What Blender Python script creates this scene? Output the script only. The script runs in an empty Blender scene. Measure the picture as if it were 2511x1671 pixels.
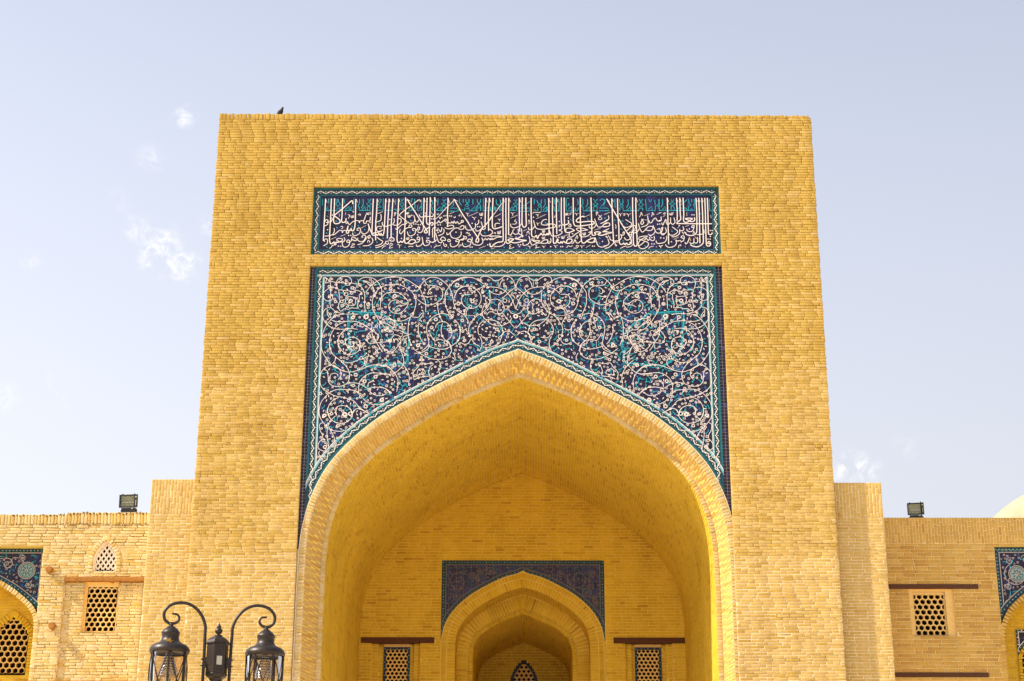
import bpy, math, random
import numpy as np
from mathutils import Matrix, Vector

random.seed(7)
rng = np.random.default_rng(7)
R = math.radians
scene = bpy.context.scene
col = scene.collection

# ---------------------------------------------------------------- camera
cam = bpy.data.cameras.new('camera')
cam_ob = bpy.data.objects.new('camera', cam)
col.objects.link(cam_ob)
cam.sensor_width = 36.0
cam.sensor_fit = 'HORIZONTAL'
cam.lens = 61.13
cam.clip_start = 0.1
cam.clip_end = 3000
CAM = Vector((0.274, -34.2065, 1.6))
_ya, _pi, _ro = R(0.755), R(20.213), R(0.209)
_f = Vector((-math.sin(_ya) * math.cos(_pi), math.cos(_ya) * math.cos(_pi), math.sin(_pi)))
_r = Vector((math.cos(_ya), math.sin(_ya), 0))
_u = _r.cross(_f)
_r2 = math.cos(_ro) * _r + math.sin(_ro) * _u
_u2 = -math.sin(_ro) * _r + math.cos(_ro) * _u
_m = Matrix((_r2, _u2, -_f)).transposed().to_4x4()
_m.translation = CAM
cam_ob.matrix_world = _m
scene.camera = cam_ob

# ---------------------------------------------------------------- light
SUN_AZ, SUN_EL = 74.0, 44.0            # degrees left of the facade's normal, and above the horizon
to_sun = Vector((-math.sin(R(SUN_AZ)) * math.cos(R(SUN_EL)), -math.cos(R(SUN_AZ)) * math.cos(R(SUN_EL)), math.sin(R(SUN_EL))))
sun = bpy.data.lights.new('sun', 'SUN')
sun.energy = 4.8
sun.angle = R(0.5)
sun.color = (1.0, 0.93, 0.82)
sun_ob = bpy.data.objects.new('sun', sun)
col.objects.link(sun_ob)
sun_ob.rotation_euler = (-to_sun).to_track_quat('-Z', 'Y').to_euler()
sun_ob.location = (-40, -20, 40)

world = bpy.data.worlds.new('World')
scene.world = world
world.use_nodes = True
wn, wl = world.node_tree.nodes, world.node_tree.links
wn.clear()
def wnode(t, **k):
    n = wn.new(t)
    for a, b in k.items():
        setattr(n, a, b)
    return n
def wmath(op, a, b=None, clamp=False):
    n = wnode('ShaderNodeMath', operation=op, use_clamp=clamp)
    for i, v in enumerate((a, b)):
        if v is None: continue
        if isinstance(v, (int, float)): n.inputs[i].default_value = v
        else: wl.new(v, n.inputs[i])
    return n.outputs[0]
w_out = wnode('ShaderNodeOutputWorld')
w_bg = wnode('ShaderNodeBackground')
w_bg.inputs['Strength'].default_value = 0.1
sky = wnode('ShaderNodeTexSky', sky_type='NISHITA', sun_disc=False)
sky.sun_elevation = R(SUN_EL)
sky.sun_rotation = math.atan2(to_sun.x, to_sun.y)
sky.altitude = 220
sky.air_density = 1.0
sky.dust_density = 3.0
sky.ozone_density = 1.5
w_co = wnode('ShaderNodeTexCoord')
# thin high haze that whitens towards the horizon
w_sep = wnode('ShaderNodeSeparateXYZ')
wl.new(w_co.outputs['Generated'], w_sep.inputs[0])
haze_f = wnode('ShaderNodeMapRange')
for i, v in ((1, 0.16), (2, 0.62), (3, 0.97), (4, 0.34)):
    haze_f.inputs[i].default_value = v
wl.new(w_sep.outputs['Z'], haze_f.inputs[0])
mixh = wnode('ShaderNodeMix', data_type='RGBA')
wl.new(haze_f.outputs[0], mixh.inputs['Factor'])
tnt = wnode('ShaderNodeVectorMath', operation='MULTIPLY')
wl.new(sky.outputs[0], tnt.inputs[0]); tnt.inputs[1].default_value = (1.2, 1.17, 1.30)
wl.new(tnt.outputs[0], mixh.inputs['A'])
w_dot = wnode('ShaderNodeVectorMath', operation='DOT_PRODUCT')
wl.new(w_co.outputs['Generated'], w_dot.inputs[0]); w_dot.inputs[1].default_value = to_sun
glow = wmath('MAXIMUM', wmath('MULTIPLY_ADD', w_dot.outputs['Value'], .5), .65)      # the haze brightens towards the sun
glow.node.inputs[0].links[0].from_node.inputs[2].default_value = .97
hz = wnode('ShaderNodeVectorMath', operation='SCALE')
hz.inputs[0].default_value = (6.3, 6.4, 6.75)
wl.new(glow, hz.inputs['Scale'])
wl.new(hz.outputs[0], mixh.inputs['B'])
# small torn cumulus wisps
nz = wnode('ShaderNodeTexNoise')
nz.inputs['Scale'].default_value = 105.0
nz.inputs['Detail'].default_value = 9.0
nz.inputs['Roughness'].default_value = 0.66
nz.inputs['Distortion'].default_value = 0.7
wl.new(w_co.outputs['Generated'], nz.inputs['Vector'])
def sky_dir(px, py):                    # a direction in the sky, as seen at the photograph's pixel
    f = 4264.0
    d = _r2 * ((px - 1255.5) / f) - _u2 * ((py - 835.5) / f) + _f
    return d.normalized()
clouds = [(457, 285, .009, .75), (440, 292, .007, .6), (365, 388, .012, .45), (385, 395, .008, .4), (295, 490, .010, .25), (385, 585, .016, .75), (410, 625, .018, .75), (450, 655, .013, .8), (370, 640, .013, .6),
          (325, 560, .010, .6), (470, 640, .008, .6), (75, 640, .009, .4), (5, 975, .012, .7), (2095, 1140, .013, .95), (2130, 1150, .010, .8), (2060, 1155, .014, .6), (2225, 1092, .012, .35),
          (512, 555, .010, .4), (140, 950, .02, .12), (-260, 420, .05, .6), (-420, 900, .06, .5), (2900, 700, .06, .5), (3300, 1050, .05, .6)]
acc = None
for px, py, rad, amp in clouds:
    d = sky_dir(px, py)
    dist = wnode('ShaderNodeVectorMath', operation='DISTANCE')
    wl.new(w_co.outputs['Generated'], dist.inputs[0])
    dist.inputs[1].default_value = d
    mr = wnode('ShaderNodeMapRange', interpolation_type='SMOOTHSTEP')
    mr.inputs[1].default_value = 0.0
    mr.inputs[2].default_value = rad
    mr.inputs[3].default_value = amp * .9
    mr.inputs[4].default_value = 0.0
    wl.new(dist.outputs['Value'], mr.inputs[0])
    acc = mr.outputs[0] if acc is None else wmath('ADD', acc, mr.outputs[0])
cm = wnode('ShaderNodeMapRange', interpolation_type='SMOOTHSTEP')
cm.inputs[1].default_value = 0.40
cm.inputs[2].default_value = 0.74
wl.new(nz.outputs['Fac'], cm.inputs[0])
cf = wmath('MULTIPLY', acc, cm.outputs[0], True)
mixc = wnode('ShaderNodeMix', data_type='RGBA')
wl.new(cf, mixc.inputs['Factor'])
wl.new(mixh.outputs['Result'], mixc.inputs['A'])
mixc.inputs['B'].default_value = (8.2, 8.0, 7.8, 1)
wl.new(mixc.outputs['Result'], w_bg.inputs['Color'])
wl.new(w_bg.outputs[0], w_out.inputs['Surface'])

scene.view_settings.view_transform = 'Standard'
scene.view_settings.look = 'None'
scene.view_settings.gamma = 1.0
scene.view_settings.use_curve_mapping = False
scene.view_settings.exposure = 0.60
scene.cycles.max_bounces = 10
scene.cycles.diffuse_bounces = 8
scene.cycles.use_denoising = True

# ---------------------------------------------------------------- materials
def new_mat(name):
    m = bpy.data.materials.new(name)
    m.use_nodes = True
    nt = m.node_tree
    b = nt.nodes['Principled BSDF']
    return m, nt, b
def ramp(nt, stops):
    r = nt.nodes.new('ShaderNodeValToRGB')
    e = r.color_ramp.elements
    while len(e) > len(stops): e.remove(e[-1])
    while len(e) < len(stops): e.new(1.0)
    for el, (p, c) in zip(e, stops):
        el.position = p
        el.color = (*c, 1)
    return r
def noise(nt, vec, scale, detail=4, rough=0.6):
    n = nt.nodes.new('ShaderNodeTexNoise')
    n.inputs['Scale'].default_value = scale
    n.inputs['Detail'].default_value = detail
    n.inputs['Roughness'].default_value = rough
    nt.links.new(vec, n.inputs['Vector'])
    return n
def mixrgb(nt, fac, a, b, mode='MIX'):
    n = nt.nodes.new('ShaderNodeMix')
    n.data_type = 'RGBA'
    n.blend_type = mode
    for sock, v in (('Factor', fac), ('A', a), ('B', b)):
        if isinstance(v, (int, float)): n.inputs[sock].default_value = v
        elif isinstance(v, tuple): n.inputs[sock].default_value = (*v, 1)
        else: nt.links.new(v, n.inputs[sock])
    return n.outputs['Result']
def maprange(nt, v, a, b, c, d):
    n = nt.nodes.new('ShaderNodeMapRange')
    for i, q in ((1, a), (2, b), (3, c), (4, d)): n.inputs[i].default_value = q
    nt.links.new(v, n.inputs[0])
    return n.outputs[0]
def bump(nt, bsdf, h, strength, dist):
    n = nt.nodes.new('ShaderNodeBump')
    n.inputs['Strength'].default_value = strength
    n.inputs['Distance'].default_value = dist
    nt.links.new(h, n.inputs['Height'])
    nt.links.new(n.outputs[0], bsdf.inputs['Normal'])

def brick_mat(name, stops, dust=(.66, .47, .26), dust_amt=.5, soil=.35, bumpy=.6, stain=.12, streak=.12):
    m, nt, b = new_mat(name)
    at = nt.nodes.new('ShaderNodeAttribute'); at.attribute_name = 'tint'
    geo = nt.nodes.new('ShaderNodeNewGeometry')
    pos = geo.outputs['Position']
    c = ramp(nt, stops)
    nt.links.new(at.outputs['Fac'], c.inputs[0])
    n1 = noise(nt, pos, 26, 5, .7)
    n2 = noise(nt, pos, 1.1, 4, .6)
    n3 = noise(nt, pos, 95, 3, .6)
    x = mixrgb(nt, maprange(nt, n2.outputs['Fac'], .42, .66, 0, dust_amt * .4), c.outputs[0], dust)
    x = mixrgb(nt, maprange(nt, n1.outputs['Fac'], .52, .72, 0, dust_amt), x, dust)
    dk = ramp(nt, [(0, (1 - soil,) * 3), (.38, (1 - soil * .35,) * 3), (.6, (1, 1, 1))])
    nt.links.new(n3.outputs['Fac'], dk.inputs[0])
    x = mixrgb(nt, 1.0, x, dk.outputs[0], 'MULTIPLY')
    n4 = noise(nt, pos, .45, 3, .5)
    x = mixrgb(nt, 1.0, x, mixrgb(nt, maprange(nt, n4.outputs['Fac'], .3, .7, 0, 1), (.93, .90, .84), (1.05, 1.04, 1.04)), 'MULTIPLY')
    mp = nt.nodes.new('ShaderNodeMapping'); mp.inputs['Scale'].default_value = (3.2, 3.2, .22)
    nt.links.new(pos, mp.inputs['Vector'])
    n5 = noise(nt, mp.outputs[0], 1.0, 5, .65)
    x = mixrgb(nt, 1.0, x, mixrgb(nt, maprange(nt, n5.outputs['Fac'], .36, .60, 0, 1), (1 - streak, 1 - streak * 1.15, 1 - streak * 1.3), (1.02, 1.02, 1.03)), 'MULTIPLY')
    n6 = noise(nt, pos, .8, 7, .72)
    x = mixrgb(nt, 1.0, x, mixrgb(nt, maprange(nt, n6.outputs['Fac'], .34, .50, 0, 1), (1 - stain, 1 - stain * 1.2, 1 - stain * 1.4), (1, 1, 1)), 'MULTIPLY')
    nt.links.new(x, b.inputs['Base Color'])
    b.inputs['Roughness'].default_value = .95
    b.inputs['Specular IOR Level'].default_value = .15
    hsum = nt.nodes.new('ShaderNodeMath'); hsum.operation = 'ADD'
    nt.links.new(n1.outputs['Fac'], hsum.inputs[0]); nt.links.new(n3.outputs['Fac'], hsum.inputs[1])
    bump(nt, b, hsum.outputs[0], bumpy, .014)
    return m
def plain_mat(name, c, rough=.6, var=.25, scale=18, metal=0, spec=.4, bstr=0.0, bdist=.004, stretch=None):
    m, nt, b = new_mat(name)
    geo = nt.nodes.new('ShaderNodeNewGeometry')
    v = geo.outputs['Position']
    if stretch:
        mp = nt.nodes.new('ShaderNodeMapping')
        mp.inputs['Scale'].default_value = stretch
        nt.links.new(v, mp.inputs['Vector']); v = mp.outputs[0]
    n = noise(nt, v, scale, 5, .65)
    x = mixrgb(nt, maprange(nt, n.outputs['Fac'], .3, .7, 0, 1), tuple(q * (1 - var) for q in c), tuple(min(1, q * (1 + var)) for q in c))
    nt.links.new(x, b.inputs['Base Color'])
    b.inputs['Roughness'].default_value = rough
    b.inputs['Metallic'].default_value = metal
    b.inputs['Specular IOR Level'].default_value = spec
    if bstr: bump(nt, b, n.outputs['Fac'], bstr, bdist)
    return m
def tile_mat(name, stops, rough=.32):
    m, nt, b = new_mat(name)
    at = nt.nodes.new('ShaderNodeAttribute'); at.attribute_name = 'tint'
    geo = nt.nodes.new('ShaderNodeNewGeometry')
    c = ramp(nt, stops)
    nt.links.new(at.outputs['Fac'], c.inputs[0])
    n = noise(nt, geo.outputs['Position'], 40, 4, .7)
    x = mixrgb(nt, 1.0, c.outputs[0], mixrgb(nt, maprange(nt, n.outputs['Fac'], .35, .65, 0, 1), (.7, .7, .75), (1.25, 1.2, 1.3)), 'MULTIPLY')
    nt.links.new(x, b.inputs['Base Color'])
    b.inputs['Roughness'].default_value = rough
    b.inputs['Specular IOR Level'].default_value = .3
    bump(nt, b, n.outputs['Fac'], .15, .003)
    return m

Y = (.66, .385, .072)
MAT = {}
MAT['old'] = brick_mat('weathered_brick', [(0, (.53, .325, .065)), (.05, (.575, .37, .075)), (.5, (.60, .395, .083)), (.95, (.615, .41, .095)), (1, (.63, .43, .14))], (.63, .43, .13), .35, .30, 1.0, .14, .14)
MAT['lower'] = brick_mat('pale_brick', [(0, (.58, .36, .09)), (.05, (.625, .415, .11)), (.5, (.65, .445, .13)), (.95, (.665, .46, .15)), (1, (.68, .48, .20))], (.69, .50, .22), .45, .24, .9, .12, .12)
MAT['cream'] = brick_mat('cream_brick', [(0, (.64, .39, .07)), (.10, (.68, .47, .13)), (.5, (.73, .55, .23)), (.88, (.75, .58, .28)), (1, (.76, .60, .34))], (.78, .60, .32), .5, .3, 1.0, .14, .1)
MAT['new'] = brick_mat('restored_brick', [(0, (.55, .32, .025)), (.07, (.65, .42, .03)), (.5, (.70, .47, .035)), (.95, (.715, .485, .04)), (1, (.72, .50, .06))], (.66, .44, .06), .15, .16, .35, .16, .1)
MAT['splay'] = brick_mat('arch_brick', [(0, (.54, .30, .07)), (.08, (.54, .34, .10)), (.5, (.57, .37, .12)), (1, (.61, .41, .16))], (.70, .49, .2), .15, .16, .35, .14, .05)  # darkened in colour where a deeper soffit would fall into shade
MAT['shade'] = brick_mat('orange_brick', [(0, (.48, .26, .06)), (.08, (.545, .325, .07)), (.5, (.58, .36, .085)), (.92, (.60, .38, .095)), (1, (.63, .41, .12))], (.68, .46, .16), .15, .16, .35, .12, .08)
MAT['vault'] = brick_mat('vault_brick', [(0, (.60, .38, .035)), (.12, (.73, .51, .04)), (.7, (.77, .55, .045)), (1, (.78, .56, .06))], (.75, .53, .07), .15, .16, .4, .17, .08)
MAT['mortar_old'] = plain_mat('old_mortar', (.50, .33, .085), .97, .3, 22, bstr=.7, bdist=.012, spec=.1)
MAT['mortar_mid'] = plain_mat('mid_mortar', (.70, .51, .22), .97, .25, 24, bstr=.5, bdist=.008, spec=.1)
MAT['mortar_pale'] = plain_mat('pale_mortar', (.80, .64, .40), .97, .15, 30, bstr=.3, bdist=.006, spec=.1)
MAT['mortar_gold'] = plain_mat('gold_mortar', (.76, .55, .12), .97, .12, 30, bstr=.2, bdist=.004, spec=.1)
MAT['mortar_vault'] = plain_mat('vault_mortar', (.82, .63, .17), .97, .15, 30, bstr=.2, bdist=.004, spec=.1)
MAT['navy'] = tile_mat('navy_glaze', [(0, (.010, .008, .020)), (.5, (.012, .010, .034)), (.86, (.014, .012, .052)), (.965, (.018, .018, .085)), (1, (.045, .06, .17))])
MAT['grey_navy'] = tile_mat('dusty_lifted_navy_glaze', [(0, (.024, .028, .075)), (.5, (.030, .036, .11)), (1, (.04, .05, .15))], .5)  # dusty navy, lightened and blued against the iwan's shade and warm bounce
MAT['teal_tile'] = tile_mat('teal_glaze', [(0, (.006, .045, .06)), (.5, (.010, .085, .10)), (1, (.014, .14, .15))])
MAT['grout'] = plain_mat('tile_grout', (.36, .29, .24), .9, .2, 40)
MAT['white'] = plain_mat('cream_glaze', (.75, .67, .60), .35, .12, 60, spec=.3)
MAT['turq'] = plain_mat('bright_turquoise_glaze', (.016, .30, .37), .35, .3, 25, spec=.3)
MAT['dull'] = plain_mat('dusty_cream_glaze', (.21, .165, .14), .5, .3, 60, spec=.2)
MAT['soft'] = plain_mat('shaded_cream_glaze', (.46, .38, .34), .4, .2, 60, spec=.2)  # cream dulled in colour for the shade on the wing panels
MAT['verd'] = plain_mat('dull_green_glaze', (.045, .15, .135), .4, .4, 25, spec=.25)  # greener and duller than the bright turquoise glaze
MAT['teal'] = plain_mat('turquoise_glaze', (.012, .115, .135), .35, .35, 25, spec=.3)
MAT['aqua'] = plain_mat('pale_aqua_glaze', (.18, .38, .40), .35, .3, 25, spec=.3)
MAT['blue'] = plain_mat('cobalt_glaze', (.018, .085, .21), .35, .35, 25, spec=.3)
MAT['gold'] = plain_mat('ochre_glaze', (.60, .34, .05), .4, .3, 60)
MAT['dgreen'] = plain_mat('dark_green_glaze', (.008, .045, .055), .35, .35, 25, spec=.3)
MAT['gypsum'] = plain_mat('gypsum', (.74, .50, .17), .9, .1, 20, bstr=.2)
MAT['gypsum_white'] = plain_mat('white_gypsum', (.80, .70, .55), .9, .08, 20)
MAT['dark'] = plain_mat('painted_room_dark', (.025, .014, .007), .95, .3, 5, spec=.05)  # near-black sheet colour stands in for the unlit depth behind the screens
MAT['wood_dark'] = plain_mat('dark_timber', (.085, .028, .008), .8, .35, 14, bstr=.4, stretch=(1, 8, 12))
MAT['wood_warm'] = plain_mat('warm_timber', (.31, .125, .013), .8, .5, 12, bstr=.5, stretch=(1, 8, 12))
MAT['metal'] = plain_mat('bronze_painted_iron', (.030, .020, .014), .42, .35, 60, metal=.35, spec=.5, bstr=.1, bdist=.002)
MAT['black'] = plain_mat('black_housing', (.012, .011, .011), .5, .3, 40)
MAT['feather'] = plain_mat('dark_feathers', (.020, .017, .017), .7, .4, 60)
MAT['leaf'] = plain_mat('dry_leaf', (.62, .36, .04), .7, .3, 120)
MAT['sticker'] = plain_mat('pale_sticker', (.42, .42, .33), .6, .2, 200)
MAT['reflector'] = plain_mat('lamp_reflector', (.42, .40, .22), .5, .35, 18)
MAT['chrome'] = plain_mat('bright_tube', (.85, .84, .72), .3, .1, 30)
MAT['dome'] = brick_mat('dome_brick', [(0, (.47, .395, .26)), (1, (.51, .43, .29))], (.53, .45, .31), .5, .2, .4)
MAT['ground'] = plain_mat('sandy_paving', (.66, .53, .36), .95, .2, 3, bstr=.3)
def glass_mat(name, c, rough, alpha_t):
    m, nt, b = new_mat(name)
    out = nt.nodes['Material Output']
    tr = nt.nodes.new('ShaderNodeBsdfTransparent'); tr.inputs[0].default_value = (*c, 1)
    gl = nt.nodes.new('ShaderNodeBsdfGlossy'); gl.inputs['Roughness'].default_value = rough
    fr = nt.nodes.new('ShaderNodeFresnel'); fr.inputs['IOR'].default_value = 1.28
    ad = nt.nodes.new('ShaderNodeMath'); ad.operation = 'ADD'; ad.use_clamp = True
    nt.links.new(fr.outputs[0], ad.inputs[0]); ad.inputs[1].default_value = alpha_t
    mx = nt.nodes.new('ShaderNodeMixShader')
    nt.links.new(ad.outputs[0], mx.inputs[0]); nt.links.new(tr.outputs[0], mx.inputs[1]); nt.links.new(gl.outputs[0], mx.inputs[2])
    nt.links.new(mx.outputs[0], out.inputs['Surface'])
    return m
MAT['glass'] = glass_mat('lantern_glass', (.86, .80, .74), .05, .0)
MAT['inner_glass'] = glass_mat('ribbed_glass', (.62, .58, .46), .15, .22)
MAT['flood_glass'] = glass_mat('flood_glass', (.85, .86, .75), .05, .06)

# ---------------------------------------------------------------- objects
def empty(name, label, cat, loc=(0, 0, 0), group=None):
    o = bpy.data.objects.new(name, None)
    col.objects.link(o)
    o.location = loc
    o.empty_display_size = .3
    o['label'] = label; o['category'] = cat
    if group: o['group'] = group
    return o
def link(name, mesh, mat, parent=None, kind=None):
    o = bpy.data.objects.new(name, mesh)
    col.objects.link(o)
    if mat is not None and not mesh.materials: mesh.materials.append(MAT[mat] if isinstance(mat, str) else mat)
    if parent is not None:
        o.parent = parent
        if parent.type == 'EMPTY':
            o.matrix_parent_inverse = Matrix.Translation(-parent.location)      # all geometry is given in world coordinates
    if kind: o['kind'] = kind
    return o
class MB:
    """collects polygons (world coordinates) for one mesh object"""
    def __init__(s): s.v = []; s.f = []; s.sm = []
    def poly(s, pts, smooth=False):
        k = len(s.v); s.v += [tuple(p) for p in pts]; s.f.append(tuple(range(k, k + len(pts)))); s.sm.append(smooth)
    def box(s, x0, x1, y0, y1, z0, z1):
        k = len(s.v)
        s.v += [(x0, y0, z0), (x1, y0, z0), (x1, y1, z0), (x0, y1, z0), (x0, y0, z1), (x1, y0, z1), (x1, y1, z1), (x0, y1, z1)]
        for f in ((0, 3, 2, 1), (4, 5, 6, 7), (0, 1, 5, 4), (1, 2, 6, 5), (2, 3, 7, 6), (3, 0, 4, 7)):
            s.f.append(tuple(k + i for i in f)); s.sm.append(False)
    def obox(s, M, dx, dy, dz):
        k = len(s.v)
        for z in (-.5, .5):
            for x, y in ((-.5, -.5), (.5, -.5), (.5, .5), (-.5, .5)):
                s.v.append(tuple(M @ Vector((x * dx, y * dy, z * dz))))
        for f in ((0, 3, 2, 1), (4, 5, 6, 7), (0, 1, 5, 4), (1, 2, 6, 5), (2, 3, 7, 6), (3, 0, 4, 7)):
            s.f.append(tuple(k + i for i in f)); s.sm.append(False)
    def grid(s, rows, close=False, smooth=True):
        k = len(s.v); n = len(rows[0])
        for r_ in rows: s.v += [tuple(p) for p in r_]
        for i in range(len(rows) - 1):
            for j in range(n if close else n - 1):
                j2 = (j + 1) % n
                s.f.append((k + i * n + j, k + i * n + j2, k + (i + 1) * n + j2, k + (i + 1) * n + j)); s.sm.append(smooth)
    def lathe(s, cx, cy, prof, n=28, smooth=True):
        s.grid([[(cx + r_ * math.cos(2 * math.pi * j / n), cy + r_ * math.sin(2 * math.pi * j / n), z) for j in range(n)] for r_, z in prof], True, smooth)
    def tube(s, pts, rad, n=8, caps=True):
        pts = [Vector(p) for p in pts]
        rads = rad if isinstance(rad, (list, tuple)) else [rad] * len(pts)
        rows = []
        up = Vector((0, 0, 1))
        t0 = (pts[1] - pts[0]).normalized()
        a = t0.cross(Vector((0, 1, 0)) if abs(t0.y) < .9 else Vector((1, 0, 0))).normalized()
        for i, p in enumerate(pts):
            t = (pts[min(i + 1, len(pts) - 1)] - pts[max(i - 1, 0)]).normalized()
            a = (a - t * a.dot(t)).normalized()
            b = t.cross(a)
            rows.append([p + rads[i] * (math.cos(2 * math.pi * j / n) * a + math.sin(2 * math.pi * j / n) * b) for j in range(n)])
        s.grid(rows, True)
        if caps:
            s.poly(rows[0][::-1]); s.poly(rows[-1])
    def build(s, name, mat, parent=None, kind=None):
        me = bpy.data.meshes.new(name)
        me.from_pydata(s.v, [], s.f)
        me.polygons.foreach_set('use_smooth', s.sm)
        me.update()
        return link(name, me, mat, parent, kind)

def catmull(p, n=5, closed=False):
    p = [np.array(q, float) for q in p]
    if len(p) < 3: return p
    out = []
    m = len(p)
    for i in range(m - 1):
        a = p[i - 1] if i > 0 else 2 * p[0] - p[1]
        b, c = p[i], p[i + 1]
        d = p[i + 2] if i + 2 < m else 2 * p[-1] - p[-2]
        for k in range(n):
            t = k / n
            out.append(.5 * (2 * b + (c - a) * t + (2 * a - 5 * b + 4 * c - d) * t * t + (3 * b - a - 3 * c + d) * t ** 3))
    out.append(p[-1])
    return out

class Bricks:
    """rectangular pieces on arbitrary frames: centre o, unit axes U (length) V (height) N (outward)"""
    def __init__(s): s.o = []; s.U = []; s.V = []; s.N = []; s.w = []; s.h = []; s.t = []
    def add(s, o, U, V, N, w, h, t=None):
        s.o.append(o); s.U.append(U); s.V.append(V); s.N.append(N); s.w.append(w); s.h.append(h); s.t.append(random.random() if t is None else t)
    def __len__(s): return len(s.o)
def brick_arrays(w, h, rough, chamf, depth, g):
    n = len(w)
    sg = np.array([[-1, -1], [1, -1], [1, 1], [-1, 1]], float)
    L = np.zeros((n, 12, 3))
    hw, hh = w[:, None] / 2, h[:, None] / 2
    jit = lambda s_: g.normal(0, s_, (n, 4))
    ju, jv = jit(.0035 * rough), jit(.0022 * rough)
    cu = chamf * (1 + .5 * np.abs(jit(1.0)) * rough)
    cv = chamf * (1 + .4 * np.abs(jit(1.0)) * rough)
    cu = np.minimum(cu, hw * .6); cv = np.minimum(cv, hh * .6)
    prou = np.maximum(g.normal(0, .0032 * rough, (n, 1)) + jit(.0009 * rough), -.0018)
    for k, (nn, ins) in enumerate(((-depth, 0), (-.35 * chamf, 0), (0, 1))):
        L[:, 4 * k:4 * k + 4, 0] = sg[:, 0] * (hw - ins * cu) + (ju if k else 0)
        L[:, 4 * k:4 * k + 4, 1] = sg[:, 1] * (hh - ins * cv) + (jv if k else 0)
        L[:, 4 * k:4 * k + 4, 2] = nn + (prou if k else 0)
    return L
FT = np.array([[8, 9, 10, 11], [0, 1, 5, 4], [1, 2, 6, 5], [2, 3, 7, 6], [3, 0, 4, 7], [4, 5, 9, 8], [5, 6, 10, 9], [6, 7, 11, 10], [7, 4, 8, 11]])
def np_mesh(name, verts, faces, tint=None):
    me = bpy.data.meshes.new(name)
    me.vertices.add(len(verts)); me.vertices.foreach_set('co', np.ascontiguousarray(verts, dtype=np.float32).ravel())
    nf = len(faces)
    me.loops.add(nf * 4); me.loops.foreach_set('vertex_index', np.ascontiguousarray(faces, dtype=np.int32).ravel())
    me.polygons.add(nf); me.polygons.foreach_set('loop_start', np.arange(nf, dtype=np.int32) * 4)
    me.update(calc_edges=True)
    if tint is not None:
        a = me.attributes.new('tint', 'FLOAT', 'POINT'); a.data.foreach_set('value', np.ascontiguousarray(tint, dtype=np.float32))
    return me
_pools = {}
def in_view(p):
    d = Vector(p) - CAM
    z = d.dot(_f)
    u, v = d.dot(_r2) / z * 4264, d.dot(_u2) / z * 4264
    return abs(u) < 1240 and abs(v) < 820, z
def build_bricks(B, mat, parent, name='brick', stuff='brickwork', n_ind=0, rough=1.0, chamf=.006, depth=.03, pick=None):
    n = len(B)
    if not n: return
    w = np.array(B.w); h = np.array(B.h); t = np.array(B.t)
    o = np.array(B.o, float); U = np.array(B.U, float); V = np.array(B.V, float); N = np.array(B.N, float)
    ind = np.zeros(n, bool)
    if n_ind:
        sc = []
        for i in range(n):
            ok, z = in_view(o[i])
            if not ok or (pick and not pick(o[i])): sc.append(-1); continue
            sc.append(w[i] * h[i] / z / z)
        order = np.argsort(-np.array(sc))[:n_ind]
        order = [i for i in order if sc[i] > 0]
        ind[order] = True
        nv = 16
        key = (round(rough, 2), mat)
        for i in order:
            half = w[i] < .5 * np.median(w)
            k = (key, half, int(i) % nv)
            if k not in _pools:
                ww, hh = (np.median(w) * (.45 if half else 1)), np.median(h)
                L = brick_arrays(np.array([ww]), np.array([hh]), rough, chamf, depth, rng)[0]
                L = L * np.array([1 / ww, 1 / hh, 1])
                P_ = np.stack([L[:, 0], -L[:, 2], L[:, 1]], 1)
                _pools[k] = np_mesh(name, P_, FT, np.full(12, random.random()))
            ob = link(name, _pools[k], mat, parent)
            M = Matrix.Identity(4)
            for r_ in range(3):
                M[r_][0] = U[i][r_] * w[i]; M[r_][1] = -N[i][r_]; M[r_][2] = V[i][r_] * h[i]; M[r_][3] = o[i][r_]
            ob.matrix_basis = M
    rest = ~ind
    if rest.any():
        L = brick_arrays(w[rest], h[rest], rough, chamf, depth, rng)
        P_ = o[rest][:, None, :] + L[:, :, 0:1] * U[rest][:, None, :] + L[:, :, 1:2] * V[rest][:, None, :] + L[:, :, 2:3] * N[rest][:, None, :]
        k = rest.sum()
        F = (FT[None] + 12 * np.arange(k)[:, None, None]).reshape(-1, 4)
        me = np_mesh(stuff, P_.reshape(-1, 3), F, np.repeat(t[rest], 12))
        link(stuff, me, mat, parent, 'stuff')

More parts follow.
